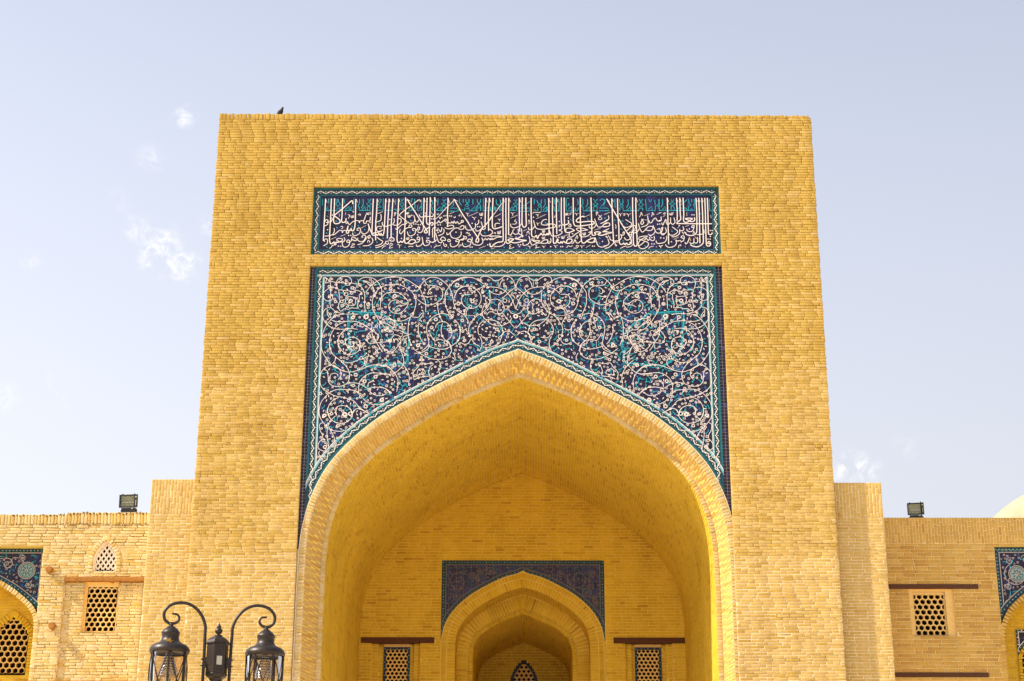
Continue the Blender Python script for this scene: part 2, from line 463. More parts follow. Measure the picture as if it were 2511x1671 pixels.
def lay(B, M, y, z0, z1, spans, course=.0625, blen=.262, joint=.010, back=.008, bond=True, tfun=None, pit=0.0, deep=0.0):
    """courses of brick on the plane Y=y facing -Y; spans(z) gives the free intervals of X at that height"""
    k = 0
    nrow = max(1, round((z1 - z0) / course)); ch = (z1 - z0) / nrow
    for r_ in range(nrow):
        a, b = z0 + r_ * ch, z0 + (r_ + 1) * ch
        zm = (a + b) / 2
        off = random.uniform(0, blen) if not bond else (r_ % 2) * blen / 2 + random.uniform(-.03, .03)
        for x0, x1 in spans(zm):
            if x1 - x0 < .02: continue
            if deep:                         # stretches where the pointing has washed out
                q = x0
                while q < x1:
                    e = min(q + random.uniform(.15, 1.0), x1)
                    if x1 - e < .05: e = x1
                    k_ = back + (random.uniform(.006, .016) if random.random() < deep else 0)
                    M.poly([(q, y + k_, a), (e, y + k_, a), (e, y + k_, b), (q, y + k_, b)])
                    q = e
            else: M.poly([(x0, y + back, a), (x1, y + back, a), (x1, y + back, b), (x0, y + back, b)])
            x = x0 - off % blen
            while x < x1 - .012:
                ln = blen * (random.uniform(.92, 1.08) if random.random() > .12 or blen < .1 else .52)
                e = x + ln
                if x1 - e < blen * .22: e = x1
                s0 = max(x, x0)
                if e - s0 > blen * .18:
                    B.add(((s0 + e) / 2, y + (.0022 if random.random() < pit else 0), zm + random.uniform(-.002, .002)), (1, 0, 0), (0, 0, 1), (0, -1, 0), e - s0 - joint, ch - joint, tfun(zm, s0) if tfun else None)
                x = e
def lay_cols(B, M, y, x0, x1, z0, z1, pitch=.064, blen=.21, joint=.011, back=.004):
    """upright bricks standing in staggered columns"""
    M.poly([(x0, y + back, z0), (x1, y + back, z0), (x1, y + back, z1), (x0, y + back, z1)])
    n = max(1, round((x1 - x0) / pitch)); p = (x1 - x0) / n
    for i in range(n):
        z = z0 - (i % 2) * blen / 2 - random.uniform(0, .03) - (blen * .25 if random.random() < .2 else 0)
        while z < z1 - .01:
            a, b = max(z, z0), min(z + blen * random.uniform(.94, 1.06), z1)
            if b - a > .03: B.add((x0 + (i + .5) * p, y, (a + b) / 2), (1, 0, 0), (0, 0, 1), (0, -1, 0), p - joint, b - a - joint)
            z = b if z + blen < z1 else z1
def minus(span, *holes):
    out = [span]
    for h0, h1 in holes:
        nxt = []
        for a, b in out:
            if h1 <= a or h0 >= b: nxt.append((a, b)); continue
            if h0 > a: nxt.append((a, h0))
            if h1 < b: nxt.append((h1, b))
        out = nxt
    return out

class Arch:
    """symmetric pointed arch: half profile (dx, z) from the apex down to the jamb foot, centre line x=cx"""
    def __init__(s, cx, half, sm=6):
        s.cx = cx
        s.h = np.array(catmull(half, sm))
        s.d = np.concatenate([[0], np.cumsum(np.hypot(*np.diff(s.h, axis=0).T))])
        s.L = s.d[-1]
        i = np.argmax(s.h[:, 0] >= s.h[:, 0].max() - .004)
        s.xs = np.maximum.accumulate(s.h[:i + 1, 0]); s.zs = s.h[:i + 1, 1]
        s.hw = s.h[:, 0].max(); s.foot = s.h[-1, 1]; s.spring = s.zs[-1]
    def z_at(s, x):
        d = abs(x - s.cx)
        return float(np.interp(d, s.xs, s.zs)) if d < s.hw else None
    def half_at(s, z):
        if z >= s.h[0, 1]: return 0.0
        return float(np.interp(-z, -s.h[:, 1], s.h[:, 0]))
    def point(s, dist, side):
        """point, tangent (downwards) and normal pointing into the opening"""
        p = np.array([np.interp(dist, s.d, s.h[:, 0]), np.interp(dist, s.d, s.h[:, 1])])
        e = .06
        q0 = np.array([np.interp(max(dist - e, 0), s.d, s.h[:, 0]), np.interp(max(dist - e, 0), s.d, s.h[:, 1])])
        q1 = np.array([np.interp(min(dist + e, s.L), s.d, s.h[:, 0]), np.interp(min(dist + e, s.L), s.d, s.h[:, 1])])
        t = (q1 - q0) / np.hypot(*(q1 - q0))
        n = np.array([t[1], -t[0]])             # for the right half: down-left
        x = s.cx + side * p[0]
        return np.array([x, p[1]]), np.array([side * t[0], t[1]]), np.array([side * n[0], n[1]])
    def path(s, off=0.0, step=.05, foot=None):
        """left foot - apex - right foot, moved outwards by off"""
        n = int(s.L / step)
        L_, R_ = [], []
        for i in range(n + 1):
            d = s.L * i / n
            for side, acc_ in ((-1, L_), (1, R_)):
                p, t, nn = s.point(d, side)
                acc_.append(p - nn * off)
        a0 = (L_[0] + R_[0]) / 2
        if off: a0 = np.array([s.cx, s.h[0, 1] + off * 1.12])
        return L_[:0:-1] + [a0] + R_[1:]
def ring(B, arch, y, thick, pitch=.066, joint=.008, zmin=None, inner_off=0.0):
    """a row of headers standing round an arch, front face at Y=y"""
    n = int(arch.L / pitch)
    for i in range(n):
        d = (i + .5) * arch.L / n
        for side in (-1, 1):
            p, t, nn = arch.point(d, side)
            if zmin is not None and p[1] < zmin: continue
            c = p - nn * (thick / 2 + inner_off)
            if i == 0:                       # fan of cut bricks closing the crown
                for q in (.33, .8):
                    a_ = math.atan2(-nn[0], -nn[1]) * (1 - q)
                    v_ = np.array([math.sin(a_), math.cos(a_)])
                    base = np.array([arch.cx, arch.h[0, 1]]) + v_ * (thick / 2 + inner_off + .006)
                    B.add((base[0] + side * .012 * (1 - q), y + .001 + .001 * q, base[1]), (v_[1], 0, -v_[0]), (v_[0], 0, v_[1]), (0, -1, 0), arch.L / n - joint, thick - joint)
            B.add((c[0], y, c[1]), (t[0], 0, t[1]), (-nn[0], 0, -nn[1]), (0, -1, 0), arch.L / n - joint, thick - joint)
def band(M, pa, pb, ya, yb):
    for i in range(len(pa) - 1):
        M.poly([(pa[i][0], ya, pa[i][1]), (pa[i + 1][0], ya, pa[i + 1][1]), (pb[i + 1][0], yb, pb[i + 1][1]), (pb[i][0], yb, pb[i][1])])

class Paint:
    """flat glaze strokes lying on a tile face at Y=y (each a hair above the last)"""
    def __init__(s, y): s.y = y; s.mb = MB(); s.i = 0
    def lift(s):
        s.i += 1
        return s.y - .0012 - (s.i % 60) * .00006
    def stroke(s, pts, w, n=4, taper=True):
        p = catmull(pts, n)
        m = len(p)
        if m < 2: return
        y0 = s.lift()
        L_, R_ = [], []
        for i in range(m):
            t = p[min(i + 1, m - 1)] - p[max(i - 1, 0)]
            l = math.hypot(*t) or 1
            nx, nz_ = -t[1] / l, t[0] / l
            ww = w / 2 * (1 if not taper else (.55 if i in (0, m - 1) else 1))
            y = y0 - i * 8e-6
            L_.append((p[i][0] + nx * ww, y, p[i][1] + nz_ * ww)); R_.append((p[i][0] - nx * ww, y, p[i][1] - nz_ * ww))
        s.mb.grid([L_, R_], smooth=False)
    def ringo(s, c, r_, w, n=12):
        y = s.lift()
        rows = [[(c[0] + q * math.cos(2 * math.pi * j / n), y, c[1] + q * math.sin(2 * math.pi * j / n)) for j in range(n)] for q in (r_ - w / 2, r_ + w / 2)]
        s.mb.grid(rows, True, False)
    def disc(s, c, r_, n=6, a=0.0, sx=1.0):
        y = s.lift()
        pts = []
        for j in range(n):
            q = 2 * math.pi * j / n
            x, z = r_ * math.cos(q), r_ * sx * math.sin(q)
            pts.append((c[0] + x * math.cos(a) - z * math.sin(a), y, c[1] + x * math.sin(a) + z * math.cos(a)))
        s.mb.poly(pts)
    def flower(s, c, r_, k=8):
        y = s.lift()
        a0 = random.random() * 6
        for j in range(k):
            a = a0 + 2 * math.pi * j / k
            e = .32
            pts = [(c[0] + q * r_ * math.cos(a + d), y, c[1] + q * r_ * math.sin(a + d)) for q, d in ((.42, -e * .9), (.80, -e), (1.0, 0), (.80, e), (.42, e * .9))]
            s.mb.poly(pts)
    def quad(s, x0, x1, z0, z1):
        y = s.lift()
        s.mb.poly([(x0, y, z0), (x1, y, z0), (x1, y, z1), (x0, y, z1)])
    def build(s, name, mat, parent, kind=None):
        if s.mb.f: return s.mb.build(name, mat, parent, kind)
def vine(path, PW, PT, amp, period, w, dot=.013):
    """running scroll: a wave of cream with rings at the crossings and small leaves"""
    p = [np.array(q, float) for q in path]
    d = np.concatenate([[0], np.cumsum([math.hypot(*(p[i + 1] - p[i])) for i in range(len(p) - 1)])])
    xs, zs = np.array([q[0] for q in p]), np.array([q[1] for q in p])
    def at(s_):
        s_ = min(max(s_, 0), d[-1])
        a = np.array([np.interp(s_, d, xs), np.interp(s_, d, zs)])
        b = np.array([np.interp(min(s_ + .02, d[-1]), d, xs), np.interp(min(s_ + .02, d[-1]), d, zs)])
        c = np.array([np.interp(max(s_ - .02, 0), d, xs), np.interp(max(s_ - .02, 0), d, zs)])
        t = (b - c) / (math.hypot(*(b - c)) or 1)
        return a, np.array([-t[1], t[0]])
    nper = max(1, round(d[-1] / period)); per = d[-1] / nper
    chunk = []
    for i in range(nper * 12 + 1):
        s_ = (i + 1.1 * math.sin(4 * math.pi * i / 12)) * per / 12
        a, n = at(s_)
        chunk.append(a + n * amp * math.sin(2 * math.pi * i / 12))
    for i in range(0, len(chunk) - 1, 24):
        PW.stroke(chunk[i:i + 25], w, 2, False)
    for i in range(nper * 2):
        a, n = at((i + .5) * per / 2)
        sg = 1 if i % 2 == 0 else -1
        PW.disc(a - n * amp * .5 * sg, dot * 1.05, 6, random.random() * 3, .6)
        PT.disc(a - n * amp * .15 * sg, dot * 1.25, 5, random.random() * 3, .7)
        a, n = at(i * per / 2)
        PW.ringo(a, dot * .95, dot * .7, 8)

def tiles_grid(B, y, x0, x1, z0, z1, size, low=None, gap=.007, irregular=None):
    """square tiles; low(x) is the lower limit of the field (an arch) - tiles cut by it come back as polygons"""
    nx, nz_ = max(1, round((x1 - x0) / size)), max(1, round((z1 - z0) / size))
    sx, sz = (x1 - x0) / nx, (z1 - z0) / nz_
    cut = []
    for j in range(nz_):
        for i in range(nx):
            a, b, c, d = x0 + i * sx, x0 + (i + 1) * sx, z0 + j * sz, z0 + (j + 1) * sz
            t = random.random() ** .9
            if low:
                xs = [a + gap / 2 + (b - a - gap) * k / 6 for k in range(7)]
                lo = [low(x) for x in xs]
                if max(lo) <= c: pass
                elif min(lo) >= d: continue
                else:
                    pts = [(x, max(l, c + gap / 2)) for x, l in zip(xs, lo) if max(l, c) < d - gap]
                    if len(pts) >= 2: cut.append(([(x, z) for x, z in pts] + [(x, d - gap / 2) for x, z in pts[::-1]], t))
                    continue
            B.add(((a + b) / 2, y, (c + d) / 2), (1, 0, 0), (0, 0, 1), (0, -1, 0), sx - gap, sz - gap, t)
    return cut
def build_cut(cut, y, mat, parent, name):
    if not cut: return
    mb = MB(); tt = []
    for pts, t in cut:
        mb.poly([(x, y, z) for x, z in pts]); tt += [t] * len(pts)
    o = mb.build(name, mat, parent, 'stuff')
    a = o.data.attributes.new('tint', 'FLOAT', 'POINT'); a.data.foreach_set('value', tt)

def lattice(name, parent, mat, cx, z0, z1, hw, y, pitch, rowp, hole, thick=.06, top=None, diamond=False, frame=.03, skew=0.0):
    """pierced screen: a staggered grid of six-sided (or diamond) holes cut through a slab, clipped to hw and to top(x)"""
    mb = MB()
    rows = int((z1 - z0) / rowp) + 2
    n = 4 if diamond else 6
    def inside(x, z, m=0):
        if abs(x - cx) > hw - m or z < z0 + m: return False
        return z < (top(x) if top else z1) - m
    for r_ in range(rows):
        zc = z0 + frame * .5 + rowp * (r_ + .35)
        k = int(hw / pitch) + 2
        for i in range(-k, k + 1):
            xc = cx + (i + (.5 if r_ % 2 else 0)) * pitch
            if diamond:
                cell = [(xc, zc - rowp), (xc + pitch / 2, zc), (xc, zc + rowp), (xc - pitch / 2, zc)]
                cells = [cell]
            else:
                cell = [(xc, zc - rowp * 2 / 3), (xc + pitch / 2, zc - rowp / 3), (xc + pitch / 2, zc + rowp / 3), (xc, zc + rowp * 2 / 3), (xc - pitch / 2, zc + rowp / 3), (xc - pitch / 2, zc - rowp / 3)]
            if not (inside(xc, zc, -.35 * rowp)): continue
            def cl(p):
                x = min(max(p[0], cx - hw), cx + hw); t = top(x) if top else z1
                return (x, min(max(p[1], z0), t))
            out = [cl(p) for p in cell]
            inn = [cl((xc + (p[0] - xc) * hole, zc + (p[1] - zc) * hole)) for p in cell]
            for j in range(n):
                a, b = out[j], out[(j + 1) % n]; c, d = inn[(j + 1) % n], inn[j]
                mb.poly([(a[0], y, a[1]), (b[0], y, b[1]), (c[0], y, c[1]), (d[0], y, d[1])])
                mb.poly([(d[0], y, d[1]), (c[0], y, c[1]), (c[0], y + thick, c[1]), (d[0], y + thick, d[1])])
    return mb.build(name, mat, parent)

# ---------------------------------------------------------------- traced lettering and scrollwork (units of 5 mm on the panels)
INS = """
a 52,266 51,194 50,131 50,67
b 52,264 59,247
a 77,266 77,164 76,91 77,67 82,54 90,56 96,62 99,49 105,51 104,60 116,60 119,65
b 122,62 107,71 115,78 130,76 132,69 122,62 137,63 143,72 138,83
a 91,267 91,186 90,164 94,151 102,147 116,151 119,159 112,170 94,184 96,190 127,218 163,254 169,251 171,240
a 126,267 126,186 125,164 128,154 135,154 143,158 144,173
b 143,158 146,149 151,151 150,159
b 154,153 159,143 165,147 173,156 186,161 198,161 203,151 205,160 220,162 226,177 229,190
b 220,162 222,149 232,151 233,160 247,160 249,179
a 183,264 184,193 184,153 183,131 178,115 171,115 167,126 166,116 151,116 148,105 156,103 159,114
b 185,262 191,248
b 151,116 155,138 149,120
b 147,115 134,115 131,105 127,115 117,115 106,105 94,95 88,96
b 94,127 96,113 91,100
b 54,89 69,90 84,94 94,98
b 52,155 56,165 64,166 66,157 58,152
b 66,157 65,144 52,136
b 65,155 80,157 84,168 82,177
c 114,194 115,181
c 141,201 141,188
c 121,132 130,135 131,125 125,124
c 195,188 202,193 206,190 202,184
c 231,199 232,191 236,191 237,199 238,191 242,191 243,202
c 249,203 250,188
c 152,188 156,190 160,184 157,179 154,171
c 165,186 166,177 170,176 171,186 172,177 176,177 177,188
b 201,115 193,118 196,125 204,127 208,120 205,102 188,91 177,94 175,105
b 240,147 244,131 243,114 235,103 223,99 215,103 214,111
a 240,147 250,118 259,103 269,103 274,107
c 211,127 232,139
b 221,83 215,85 220,93 229,92 231,83 224,67 210,63 199,69 197,81
b 242,89 249,92 251,83 244,78 241,87 229,69 215,54 197,48
b 258,81 263,69 260,56 245,45 220,43
c 240,58 243,69 250,63 248,58
b 171,74 175,85 189,78 193,69 183,67 171,74 171,69 163,60 153,60 151,67 159,71 164,60 160,45 147,37 137,40 133,49 133,60 144,69
c 172,69 184,76
b 57,63 53,69 60,76 67,73 68,63 66,53 51,43
c 77,32 85,36 91,47 96,42
c 173,49 178,54 185,49 177,46 170,36 187,38
c 82,73 105,85
c 123,88 145,97
a 259,265 258,186 258,131 258,101 266,92 279,96
d 249,153 116,42 126,41 158,92 167,92 66,119 84,188 174,203
t 63,183 102,160 107,129 172,135 199,138 227,120 185,105 63,104 67,38 208,38 254,38
k 39,264 39,234
k 64,266 66,244
k 53,210 64,231 64,210 53,210 103,210 103,223 109,218 115,225 117,210
k 101,264 103,253 97,240 106,229 117,238 108,253 106,264
k 132,264 134,245
k 132,210 176,210 174,264
k 140,216 155,229 156,212
k 162,210 165,227
k 199,264 200,243 194,234 199,223 200,210 247,210 246,227 229,241 240,249 253,241 234,225 235,211
k 210,210 224,230 227,210
k 215,264 217,238 208,221
k 235,264 242,252 250,264
a 276,265 275,193 273,153 275,69
b 276,264 282,250
b 279,194 303,204
b 293,193 296,178 293,162 275,154
a 313,265 312,193 311,149 310,112 306,92 300,94 298,101 293,92 288,101 283,92 276,98
b 314,263 319,248
a 328,265 326,193 325,149 325,78
b 329,263 333,249
a 344,265 342,193 340,145 341,87 340,78
b 345,263 351,248
a 369,266 368,193 367,149 367,98 367,72 371,59 378,59 383,65 390,59 396,68 399,76
b 370,263 375,250
a 399,271 400,193 399,130 399,79 402,57 413,56 420,65 429,72 443,70 446,61 432,52 416,54
b 399,269 403,254
b 447,57 461,63 465,76 459,85 453,79 455,72 463,73
a 406,263 426,228 447,193 478,140 496,110 491,103 484,107 487,117 497,125 504,130
b 408,261 418,255
b 464,250 461,259 450,255 424,232 397,211 378,193 376,184 388,173 406,158 407,149 399,144 387,142 376,132 369,123 364,120 359,125
b 368,171 380,169 382,156 372,143 361,139 347,142
b 351,173 353,156 345,142
b 301,155 303,140 317,134 339,142
c 356,192 352,196 356,200 359,197 351,182
b 380,121 377,107 383,99 393,112 403,123 416,129 428,130 428,140 419,140 416,130
b 440,113 432,118 437,125 445,121 447,114 441,97 424,89 414,96 410,110
b 447,114 453,121 458,132 463,127 460,118 452,116
b 478,140 479,125 474,110 464,104 454,110
c 404,200 405,193 408,192 409,201 410,193 413,194 414,202
c 411,187 412,178 415,177 417,187 418,178 421,178 422,187
c 407,81 408,73 412,73 412,83 413,74 417,74 417,85
b 436,187 441,169 438,156 428,149 418,149 413,156
b 441,169 446,156 454,156 457,165
b 459,191 464,180 472,178 506,181 518,180 521,193
a 479,269 479,193 477,140
b 480,266 485,248
a 492,269 492,193 492,156 498,144 507,145 513,152 520,150 519,141 512,139
a 506,272 506,193 505,130 505,92
b 507,269 511,250
a 525,272 527,193 528,130 528,68
b 526,269 532,250
c 512,202 516,193
b 474,85 478,61 473,48 462,41 452,41 450,50
b 478,61 484,46 494,44 505,50 508,63 498,70 493,63 502,57
b 508,63 517,59 527,63 535,70
b 520,81 519,119 524,127 534,127
b 332,72 340,83 352,78 354,68 344,65 332,70
c 337,68 347,76
b 332,65 319,63 319,54 328,50 331,59
b 319,56 303,43 285,36 275,34
b 280,83 294,72 306,63 299,52 284,45 274,43
c 335,45 341,56 348,48 340,43 335,32 350,36
c 302,30 313,41 321,43
c 368,47 373,50 378,43 378,32
c 378,43 388,48
c 416,37 423,41 434,39 437,43
c 513,44 516,35
b 302,134 285,134 277,125 282,111 294,112 304,118 289,107 276,105
c 290,123 294,125 299,127
d 455,94 429,82 386,77 333,167 428,186 446,145 437,145 456,142 466,142 486,196 486,185 513,169 521,169 496,79 503,79
t 288,148 350,99 308,79 282,61 425,162 422,106 403,37 477,32 469,196
k 279,210 303,210 303,265
k 285,260 293,264 293,254 282,238 294,226 279,223
k 313,210 340,210
k 356,263 356,236
k 350,213 355,217 360,210 374,210 374,219 384,215 390,223 392,210
k 379,265 383,252 391,265
k 376,241 385,247 392,239 385,224 377,239
k 413,210 443,210
k 414,217 426,230 426,210
k 427,267 424,248
k 452,261 451,250
k 451,234 451,210 470,209 469,261
k 458,217 468,230
k 438,265 441,219
k 513,259 517,241 510,233 515,222 516,209
a 583,269 583,231 582,193 584,152 582,132
b 584,267 590,244
a 609,263 624,235 644,196 669,156 686,126 711,86 718,73 715,60 706,62 708,73 715,86 729,119 738,130 756,152 779,185
b 611,261 625,252
c 610,259 590,235 572,217 547,185 530,167
b 529,150 539,150 544,160 551,150 559,156 568,163 576,169 576,158 569,160
b 576,150 590,150 598,150 601,156 608,148 611,159 618,148 625,156 632,145 642,152 650,154 650,161 643,161 642,152
b 582,132 596,139 608,137 608,128 592,122 577,125 571,129
b 580,105 582,95 590,99 612,123 627,126 639,119 652,123 654,134 645,137 635,128
b 642,110 642,95 634,83 619,77 604,81 596,94 597,101
c 590,193 611,202
c 535,193 540,189 543,195
c 546,178 551,169 553,178 560,174
c 608,178 614,174 616,182
c 629,185 635,183 636,191
c 645,191 643,176
b 534,119 540,112 543,127
b 548,119 553,108 558,119 558,130
b 566,123 569,112 565,101 555,94 544,90
b 532,103 539,79 546,61 558,57 561,66
b 552,72 562,84 574,77 574,68 562,68 552,72
b 519,57 531,64 537,72
b 583,66 589,73 596,68 594,63 584,63
c 526,32 534,41 548,43 556,48
c 534,52 536,43
b 566,59 570,44 576,39 581,46 574,50
b 633,62 619,64 626,73 634,68 630,50 616,39 605,38 597,44 597,57
b 634,66 643,72 653,75 664,75 664,84 656,84 651,70 643,70
b 685,60 670,64 676,73 686,70 682,48 667,39 655,39 649,48 649,57
b 686,64 690,71 689,84
c 662,101 671,106 669,99
c 673,90 683,93 674,99 679,102
c 633,35 635,44 643,48 641,41
b 660,137 662,123 672,116 686,117 699,124 704,135 702,148
b 704,139 716,148 717,165
b 727,157 733,134 728,121 716,112 706,113 705,123
b 733,134 734,121 741,119 748,128
c 721,196 722,187 726,185 728,196 729,185 733,185 734,198
c 673,181 715,201
c 661,198 668,192 669,183
c 669,192 676,198
c 688,178 697,172 698,163
c 698,172 707,178
a 747,268 745,192 745,130
b 747,265 753,247
a 762,268 759,192 760,112
b 763,265 769,247
b 760,121 766,119 776,110 776,101 763,91 745,88 731,91 726,101
b 780,86 763,86
b 780,77 770,77 767,70 760,77 753,70 747,77 742,70 735,71 731,81
b 735,71 735,57 723,46 707,46 695,51 691,62
c 720,30 748,42
b 767,49 770,39 777,39 780,49
c 587,39 588,32
c 557,37 560,30
d 620,106 567,183 576,184 591,183 599,182 542,141 552,141 653,88 681,37 690,37 689,148 713,132 722,132 728,173 757,47 543,105
t 745,104 661,51
k 540,265 539,233
k 533,209 550,228 552,209 533,209 572,209 572,226 554,241 566,246 576,241 558,224 558,210
k 559,261 566,252 574,263
k 589,206 624,205 624,220 590,220 607,233 606,263
k 626,207 631,215 636,207
k 632,263 632,248 642,233
k 649,263 649,246
k 643,213 656,207 656,222 666,216 673,222 676,207 708,207 708,231
k 660,263 661,250 673,233 666,226 656,231 674,250 674,263
k 683,209 700,227 702,207
k 691,263 691,237
k 709,263 711,248 725,231 717,218 710,231 723,248 725,263
k 710,207 710,226
k 725,207 725,229
k 736,263 737,233 735,209 776,207 776,231
k 749,216 759,226
a 778,268 776,192 776,137 782,124 792,123 819,132
b 809,146 795,148 787,141 789,128
c 818,244 785,194 778,189 763,165
c 787,178 814,194
c 799,168 805,166 807,157
c 807,166 814,168
c 798,111 800,99 803,99 805,111 806,99 810,100 811,114
a 822,268 821,192 822,130 823,75 819,62 801,59 786,51 777,40 773,37 767,42 766,55
b 823,266 827,248
a 834,268 834,192 835,130 835,66 839,55 849,55 854,62 843,69 856,75 868,73 858,64 864,57 884,57 906,64 923,67 894,71 873,77 888,78 906,91 906,82
b 831,62 826,49 811,40 794,39 783,40
b 819,84 802,88 784,88 764,88
b 819,84 797,82 781,73 764,72
c 782,100 789,104 790,97
a 846,268 846,192 846,130 846,93
b 847,265 854,248
a 892,268 892,192 893,148 894,109
b 894,264 898,247
a 905,270 904,192 904,148 909,131 916,130 922,137 922,155 921,192 920,269
b 855,146 856,133 867,126 884,130 896,137 904,150
c 862,144 874,144 881,152 872,157 877,166
c 855,172 886,187
c 855,199 862,194 864,183
c 864,194 872,199
b 851,97 854,91 859,97 866,115 871,120
b 866,104 871,97 881,97 888,102 887,122
b 888,102 896,95 903,97 901,124
c 908,111 925,119
c 928,102 925,104 930,111 933,106 936,95
c 919,89 926,97
c 931,192 934,183
c 930,153 938,155 931,161 936,163
c 930,144 940,149
a 943,268 943,192 945,129 945,93 951,84 961,84 965,91 971,76 975,89 981,93 986,100 993,91 998,98 1005,91 1012,100 1017,93 1022,100 1023,111
b 931,129 933,119 941,117 951,122 959,135
b 953,162 960,135 966,124 982,119 1007,121 1025,124
b 1025,140 1012,139 993,140 987,148 995,162 1007,166 1010,163
c 950,194 956,199 978,198 984,202
c 965,169 1007,189
c 963,190 971,186 972,179
c 972,186 978,190
c 966,150 971,146 972,137
c 972,146 980,150
c 961,115 961,100
c 991,117 992,106 995,105 997,115 997,106 1001,107 1002,117
a 1019,266 1020,192 1020,129 1020,100
b 1020,264 1026,247
b 933,89 938,67 930,51 916,44 908,47 908,58
b 938,67 946,47 958,49 968,58 953,64 970,67 980,65 968,56 983,56 993,65 1008,71 1015,67 1010,55 995,53 983,55
b 1013,58 1025,62
c 945,76 946,67 950,67 950,76 951,67 955,68 956,78
c 990,84 991,75 995,75 996,84 996,75 1000,75 1002,85
c 871,37 859,31 849,31 854,38 851,44 858,49
c 928,42 936,38 938,29
c 938,38 946,42
c 980,36 966,33 961,31 966,38 963,44 970,46
c 990,42 996,38 998,31
c 998,38 1005,42
c 771,28 788,33
c 843,80 864,86
c 876,86 881,82
d 953,176 888,47 898,47 893,39 1016,38
t 828,37 1005,151 924,31
k 763,209 768,209 768,226
k 792,261 793,240 803,233 813,227 813,209
k 811,259 811,240
k 785,227 786,209 790,209 790,225 796,218 803,227 807,209 817,209
k 850,209 862,227 864,209 850,209 881,209 881,223 865,240 877,246 887,238 867,223 867,209
k 870,260 876,251 884,260
k 894,205 936,205 935,220 898,220
k 909,229 938,251
k 953,209 958,214 963,208 972,205 972,221
k 958,262 956,238
k 968,258 972,244 988,229 980,223 972,232 987,242 987,260
k 987,229 987,205 1025,205
k 995,210 1012,227 1014,208
k 1002,262 1005,238 995,221
a 1036,269 1035,192 1037,129 1038,84 1039,56 1047,54 1052,62 1056,74 1059,67 1054,62 1066,54 1071,62 1076,54 1082,63 1092,56 1099,71 1112,74 1119,67 1112,56 1099,53 1091,56
a 1052,269 1052,192 1053,129 1053,98
b 1053,265 1059,247
a 1074,269 1073,192 1074,151 1079,140 1090,140 1100,144 1105,149 1103,162
b 1103,138 1110,131 1115,135 1111,144 1106,140
a 1086,269 1086,192 1087,129 1089,111 1096,104 1109,105 1130,114
b 1093,111 1094,122 1110,124 1130,114
b 1187,116 1166,123 1146,125 1138,120 1148,111 1165,113 1187,116
b 1153,109 1133,96 1118,83 1109,83 1106,93 1109,102
a 1125,269 1125,192 1125,155 1130,138 1140,134 1160,135 1193,140 1212,144 1215,151 1207,156 1187,156 1160,153 1142,153 1138,162 1152,175 1170,180 1170,175
a 1156,269 1155,192 1156,129 1158,83 1160,62 1166,54 1176,58 1183,65 1198,74 1213,78 1216,71 1208,58 1193,58 1183,63
b 1211,58 1221,63 1218,81
b 1117,51 1124,56 1132,69 1137,56 1147,56 1156,65
a 1202,269 1203,191 1204,147 1204,105 1206,92 1215,91 1221,96 1215,103 1228,107 1242,103 1230,96 1238,91 1253,92 1270,100
b 1270,109 1250,107 1270,118
b 1151,100 1153,89 1164,83 1184,87 1198,100 1200,111
b 1216,169 1227,136 1235,129 1247,131 1257,142 1271,147
b 1247,131 1270,133
b 1222,149 1222,138 1213,127 1202,123 1193,127 1193,134
b 1241,145 1257,153 1271,164
c 1233,186 1244,175 1247,166 1236,164 1234,171 1248,186
c 1226,192 1223,195 1227,201 1231,197 1223,184
c 1258,188 1271,194
c 1175,177 1196,188
c 1132,195 1139,190 1139,184
c 1139,190 1147,195
c 1103,184 1117,192
c 1105,192 1119,199
c 1090,195 1092,187 1095,186 1096,195 1097,186 1100,188 1101,197
b 1064,128 1063,133 1066,138 1074,137 1074,129 1074,120 1063,114 1073,111 1076,104 1064,93 1041,87 1029,91 1026,104
b 1009,144 1029,144 1043,142 1048,135 1042,127 1026,126 1009,123
b 1019,129 1020,104 1016,93 1009,95
c 1165,103 1166,93 1169,92 1171,103 1172,92 1176,94 1177,105
c 1188,103 1195,107 1195,100
c 1072,87 1074,77 1077,76 1079,87 1080,76 1084,78 1085,89
c 1087,88 1103,95
c 1215,115 1241,123
c 1041,173 1046,184
c 1044,175 1049,184
c 1134,74 1139,89 1143,82 1141,74
c 1126,71 1133,74
b 1009,69 1015,67 1014,55 1025,56 1028,67 1026,78
b 1224,63 1226,49 1236,38 1251,36 1269,43
c 1040,44 1047,40 1049,31
c 1048,40 1057,45
c 1095,33 1102,42 1112,38 1121,43
c 1125,31 1139,32 1146,42 1137,43 1136,36
c 1152,43 1159,40 1160,31
c 1160,40 1172,45
c 1178,34 1197,46
d 1121,98 1104,172 1065,156 1051,82 1062,82 1101,82 1198,83 1266,85 1249,62 1016,38 1027,38 1070,38 1078,38 1206,40 1214,40
t 1171,193 1188,168 1115,164 1261,171 1238,78 1236,54
k 1009,207 1013,225
k 1045,262 1046,238
k 1041,227 1045,206 1068,206
k 1062,262 1065,240 1063,208
k 1094,266 1107,266
k 1095,262 1094,234 1095,206 1144,206 1147,221
k 1104,243 1107,236 1100,229
k 1105,216 1117,228 1117,208
k 1134,221 1135,208
k 1144,262 1147,238 1141,236
k 1166,262 1168,241 1161,230 1168,221 1167,206 1228,206 1228,223 1210,239 1222,245 1233,239 1213,223 1213,206
k 1179,208 1195,226 1196,208
k 1187,262 1188,238 1179,223
k 1213,262 1220,249 1230,262
k 1240,254 1249,262 1259,260 1261,250 1254,236 1237,219 1272,219
k 1257,230 1260,228
k 1236,206 1272,206
a 1270,263 1293,217 1319,169 1345,121 1370,76 1372,50
b 1273,260 1283,247
a 1292,264 1293,191 1294,129 1296,74 1297,54
b 1293,263 1298,248
